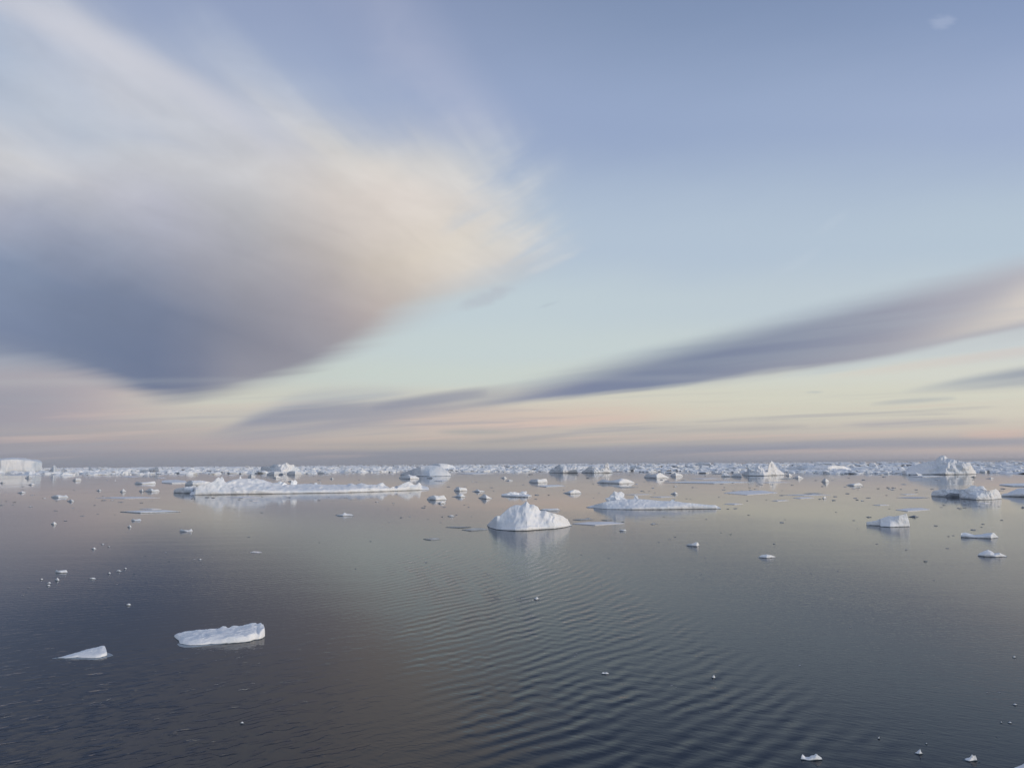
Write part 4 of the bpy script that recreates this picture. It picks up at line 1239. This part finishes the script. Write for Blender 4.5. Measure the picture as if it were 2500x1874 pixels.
def zone(x, y):
    if y > 1330:
        side = 'lower left' if x < 900 else ('lower middle' if x < 1650 else 'lower right')
        return 'in the open water of the %s' % side
    if y > 1225:
        if x < 450: return 'on the calm water below the thin sheets at far left'
        if x < 1190: return 'on the calm water below the longest floe'
        if x < 1400: return 'around the foot of the pointed iceberg'
        if x < 1810: return 'on the calm water below the smooth long floe'
        if x < 2180: return 'on the calm water left of the wedge floe'
        return 'on the calm water around the wedge floe'
    if x < 450: return 'left of the longest floe, beyond the thin sheets'
    if x < 1060: return 'close around the longest floe'
    if x < 1400: return 'behind the pointed iceberg'
    if x < 1810: return 'behind the smooth long floe'
    if x < 2180: return 'around the broken thin sheets below the two-peaked berg'
    return 'around the reflection of the largest right-hand berg'


def fragment(x, y, wpx, hpx, dark, k):
    src = (frag_dark if dark else frag_variants)[k % 8]
    p = ground(x, y)
    d = math.hypot(p.x, p.y)
    o = bpy.data.objects.new('ice_fragment', src)
    COL.objects.link(o)
    w_ = wpx * d / F
    o.scale = (w_, w_ * 0.9, max(hpx * d / F, 0.04) * 0.75)
    o.location = p - Vector((0, 0, 0.1 * o.scale.z))
    o.rotation_euler.z = math.atan2(-p.x, p.y) + random.uniform(-0.3, 0.3)
    zn = zone(x, y)
    kind = 'dark wet' if dark else 'pale'
    tag(o, 'tiny %s ice fragment %s' % (kind, zn), 'ice fragment', '%s ice fragments %s' % (kind, zn))


HAND = [  # x, y, width px, dark
 (979, 1263, 8, 1), (1001, 1261, 6, 1), (950, 1274, 5, 1), (948, 1241, 5, 1), (1034, 1239, 10, 1), (1080, 1261, 8, 1), (1094, 1188, 8, 1), (1199, 1190, 9, 1),
 (1045, 1267, 4, 1), (1076, 1275, 5, 1), (961, 1228, 6, 0), (907, 1261, 4, 1), (1040, 1372, 7, 1), (1310, 1375, 4, 1), (1190, 1401, 4, 1), (1480, 1391, 4, 1),
 (1452, 1417, 4, 1), (1469, 1429, 4, 1), (1713, 1401, 4, 1), (1700, 1408, 4, 1), (1648, 1310, 6, 1), (1638, 1316, 4, 1), (1633, 1316, 4, 1), (1608, 1323, 6, 1),
 (1890, 1327, 6, 1), (1722, 1361, 4, 1), (1486, 1361, 4, 1), (1468, 1348, 4, 1), (1419, 1354, 4, 1), (1541, 1287, 4, 1), (1604, 1279, 4, 1), (1447, 1285, 4, 1),
 (1425, 1293, 3, 1), (1419, 1292, 3, 1), (1724, 1267, 5, 1), (1828, 1257, 8, 1), (1909, 1275, 9, 1), (1777, 1242, 8, 1), (1795, 1241, 9, 1), (1916, 1268, 4, 1),
 (2041, 1250, 4, 1), (2085, 1270, 6, 1), (2120, 1262, 11, 1), (2094, 1289, 4, 1), (2285, 1283, 7, 1), (2316, 1309, 6, 1), (2327, 1307, 5, 1), (2312, 1338, 7, 1),
 (2212, 1341, 6, 1), (2141, 1327, 6, 1), (2399, 1279, 6, 1), (2397, 1286, 6, 1), (2376, 1293, 9, 1), (2446, 1269, 7, 1), (2259, 1370, 8, 0), (2297, 1238, 6, 1),
 (2305, 1233, 6, 1), (2358, 1231, 8, 1), (2332, 1226, 5, 1), (2356, 1224, 6, 1), (2105, 1222, 7, 0), (2093, 1220, 9, 1), (2088, 1216, 8, 1), (2119, 1215, 10, 1),
 (2168, 1190, 7, 1), (2180, 1190, 6, 1), (2157, 1164, 7, 1), (2206, 1182, 11, 0), (2237, 1195, 6, 1), (2200, 1194, 6, 1), (2095, 1190, 8, 1), (2062, 1188, 7, 1),
 (2008, 1187, 6, 1), (1848, 1185, 6, 1), (1755, 1213, 5, 1), (1781, 1205, 5, 1), (1824, 1222, 5, 1), (1871, 1220, 5, 1), (1907, 1209, 8, 1), (1795, 1192, 3, 1),
 (2035, 1221, 9, 1), (2039, 1212, 9, 1), (2001, 1218, 7, 1), (1686, 1218, 6, 1), (1692, 1178, 5, 0), (1722, 1161, 6, 1), (1645, 1219, 7, 1), (1675, 1217, 6, 1),
 (1594, 1191, 7, 0), (1517, 1200, 4, 1), (1572, 1201, 4, 1), (1366, 1199, 4, 1), (1311, 1208, 11, 1), (1340, 1208, 8, 1), (1307, 1218, 7, 1), (1276, 1183, 7, 1),
 (1436, 1167, 10, 1), (1411, 1160, 8, 1), (1294, 1158, 12, 1), (1312, 1152, 8, 0), (1615, 1171, 8, 1), (1138, 1231, 3, 1), (1143, 1231, 3, 1), (1000, 1204, 6, 1),
 (877, 1171, 5, 1), (1205, 1198, 5, 1), (1232, 1165, 5, 0), (16, 1223, 5, 1), (33, 1232, 5, 1), (74, 1237, 8, 0), (108, 1216, 7, 0), (177, 1240, 6, 1),
 (231, 1233, 5, 1), (254, 1221, 10, 1), (275, 1221, 6, 0), (372, 1223, 5, 1), (281, 1173, 5, 0), (280, 1256, 4, 1), (200, 1259, 7, 1), (238, 1254, 6, 1),
 (160, 1271, 6, 0), (375, 1258, 3, 1), (470, 1217, 9, 1), (573, 1243, 6, 1), (559, 1239, 4, 1), (584, 1219, 8, 1), (645, 1237, 6, 1), (640, 1251, 7, 0),
 (780, 1221, 6, 1), (830, 1217, 3, 1), (814, 1223, 3, 1), (700, 1238, 4, 1), (506, 1214, 10, 1), (521, 1215, 10, 1), (920, 1225, 9, 0), (778, 1172, 9, 1),
 (760, 1180, 10, 1), (783, 1178, 7, 0), (765, 1162, 5, 1), (70, 1434, 6, 1), (56, 1452, 5, 1), (285, 1426, 5, 1), (474, 1365, 5, 1), (413, 1370, 4, 0),
 (355, 1357, 3, 0), (405, 1348, 4, 1), (328, 1400, 4, 0), (495, 1376, 4, 1), (1561, 1562, 5, 1), (1407, 1595, 6, 1), (1402, 1601, 5, 1), (1639, 1672, 6, 1),
 (1651, 1678, 3, 1), (1952, 1623, 5, 1), (2075, 1531, 6, 1), (2108, 1517, 5, 1), (2440, 1690, 5, 1), (2410, 1690, 5, 1), (1708, 1737, 3, 0), (1960, 1399, 4, 1),
 (1981, 1400, 4, 1), (2046, 1394, 4, 1), (2280, 1416, 4, 1), (1660, 1440, 3, 1), (1760, 1300, 4, 1), (2390, 1859, 5, 0), (2435, 1799, 4, 0), (2253, 1789, 3, 0),
 (868, 1388, 4, 0), (905, 1321, 6, 0), (780, 1324, 4, 0), (797, 1290, 3, 0), (607, 1310, 6, 0), (1270, 1460, 3, 0),
]
for k, (x, y, w_, dk) in enumerate(HAND):
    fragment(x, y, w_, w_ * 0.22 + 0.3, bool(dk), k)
used = len(HAND)
# more of the same, scattered as in the photograph: thick in the calm middle distance
rest = []
drift = [(random.uniform(0, 2500), 34 + random.expovariate(1 / 40.0)) for _ in range(22)]
for k in range(330):
    xx = random.uniform(0, 2500)
    if xx < 1100 and random.random() < 0.35: xx = random.uniform(1100, 2500)
    hy = horizon(xx)
    yy = hy + 30 + random.expovariate(1 / 34.0)
    if k % 5 < 3:
        dx_, dy_ = random.choice(drift)
        q_ = random.gauss(0, 1)
        xx = min(2498, max(2, dx_ + q_ * (30 + dy_ * 0.5)))
        yy = horizon(xx) + dy_ + q_ * 1.2 + random.gauss(0, 0.02 * dy_ + 0.5)
    if yy > hy + 190: continue
    if 480 < xx < 1050 and yy < 1212 and yy > 1168: continue
    if 1190 < xx < 1395 and 1222 < yy < 1300: continue
    if 1430 < xx < 1765 and 1218 < yy < 1250: continue
    rest.append((xx, yy, random.choice([2.5, 3, 3, 4, 5, 7, 9]), random.random() < 0.68))
rest.sort(key=lambda r: -r[2])
for k, (xx, yy, w_, dk) in enumerate(rest[:max(0, 298 - used)]):
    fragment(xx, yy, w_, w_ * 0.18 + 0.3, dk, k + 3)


# ------------------------------------------------------------------ pack ice along the horizon
def edge_y(x):
    base = interp([(0, 1156), (120, 1158), (300, 1158), (430, 1157), (560, 1155), (760, 1156), (860, 1154), (1000, 1150), (1250, 1151), (1450, 1150), (1650, 1153), (1800, 1154), (2000, 1155), (2200, 1158), (2330, 1150), (2500, 1156)], x)
    return base


block_variants = [chunk_mesh('ice_block', 1.0, 0.8, 1.0, 700 + i, M_FAR, 2, 0.8) for i in range(14)]
blocks = []
for k in range(8500):
    x = random.uniform(-20, 2520)
    hy = horizon(x)
    ey = edge_y(x) + random.gauss(0, 1.2)
    start = 4.2 if x < 700 else (2.0 if x < 1300 else 0.9)
    q = random.random() ** 0.9
    y = hy + start + (ey - hy - start) * q
    dens = noise.noise(Vector((x * 0.009, y * 0.22, 2.0))) * 0.62 + 0.5
    if q > 0.4 and random.random() > dens * 1.9 - 0.15: continue
    p = ground(x, y)
    d = math.hypot(p.x, p.y)
    px = F / d
    s = random.lognormvariate(math.log(6.5), 0.8) * (1 + 1.5 * (1 - q))
    s = min(s, 26 / px)
    s = max(s, 2.5 / px)
    h = s * random.uniform(0.10, 0.30)
    if random.random() < 0.07: h *= 2.0
    if random.random() < 0.10:
        s, h = s * 2.2, h * 0.5
    h = min(h, 6.0 / px, 7.0)
    blocks.append((s * px * h * px, x, p, s, h))
blocks.sort(key=lambda b: -b[0])


def pack_zone(x):
    if x < 640: return 'left of the stepped ice castle'
    if x < 1000: return 'between castle and dome bergs'
    if x < 1420: return 'between dome and towered bergs'
    if x < 1810: return 'between towered and two-peaked bergs'
    if x < 2200: return 'between two-peaked and largest bergs'
    return 'right of the largest right-hand berg'


for k, (sz, x, p, s, h) in enumerate(blocks[:298]):
    o = bpy.data.objects.new('ice_block', block_variants[k % 14])
    COL.objects.link(o)
    o.location = p
    o.scale = (s, s * random.uniform(0.5, 1.2), h)
    o.rotation_euler.z = math.atan2(-p.x, p.y) + random.uniform(-0.5, 0.5)
    z_ = pack_zone(x)
    tag(o, 'white block in the far ice pack, %s' % z_, 'ice block', 'ice blocks of the horizon pack %s' % z_)
vv, ff = [], []
for k, (sz, x, p, s, h) in enumerate(blocks[298:]):
    me = block_variants[k % 14] if False else None
    a = random.uniform(0, 6.28)
    n = random.choice([5, 6, 7])
    b0 = len(vv)
    dp = s * random.uniform(0.5, 1.3)
    rings = [(1.0, -0.15), (1.0, random.uniform(0.35, 0.6)), (random.uniform(0.45, 0.75), random.uniform(0.7, 0.95))]
    lean = Vector((random.uniform(-.2, .2), 0, 0)) * s
    for ri, (rr, zz) in enumerate(rings):
        for j in range(n):
            t_ = a + 6.283 * j / n
            r_ = rr * random.uniform(0.75, 1.1)
            vv.append(Vector((p.x + math.cos(t_) * r_ * s / 2 + lean.x * ri / 2, p.y + math.sin(t_) * r_ * dp / 2, h * zz * random.uniform(0.8, 1.15))))
    vv.append(Vector((p.x + lean.x + random.uniform(-.15, .15) * s, p.y, h * random.uniform(0.9, 1.15))))
    tip = len(vv) - 1
    for ri in range(2):
        for j in range(n):
            q0, q1 = b0 + ri * n + j, b0 + ri * n + (j + 1) % n
            ff.append((q0, q1, q1 + n, q0 + n))
    for j in range(n):
        ff.append((b0 + 2 * n + j, b0 + 2 * n + (j + 1) % n, tip))
pk = link_mesh('pack_ice', vv, ff, M_FAR, Vector((0, 0, 0)), smooth=False)
tag(pk, 'dense belt of broken white pack ice along the horizon', None, kind='stuff')
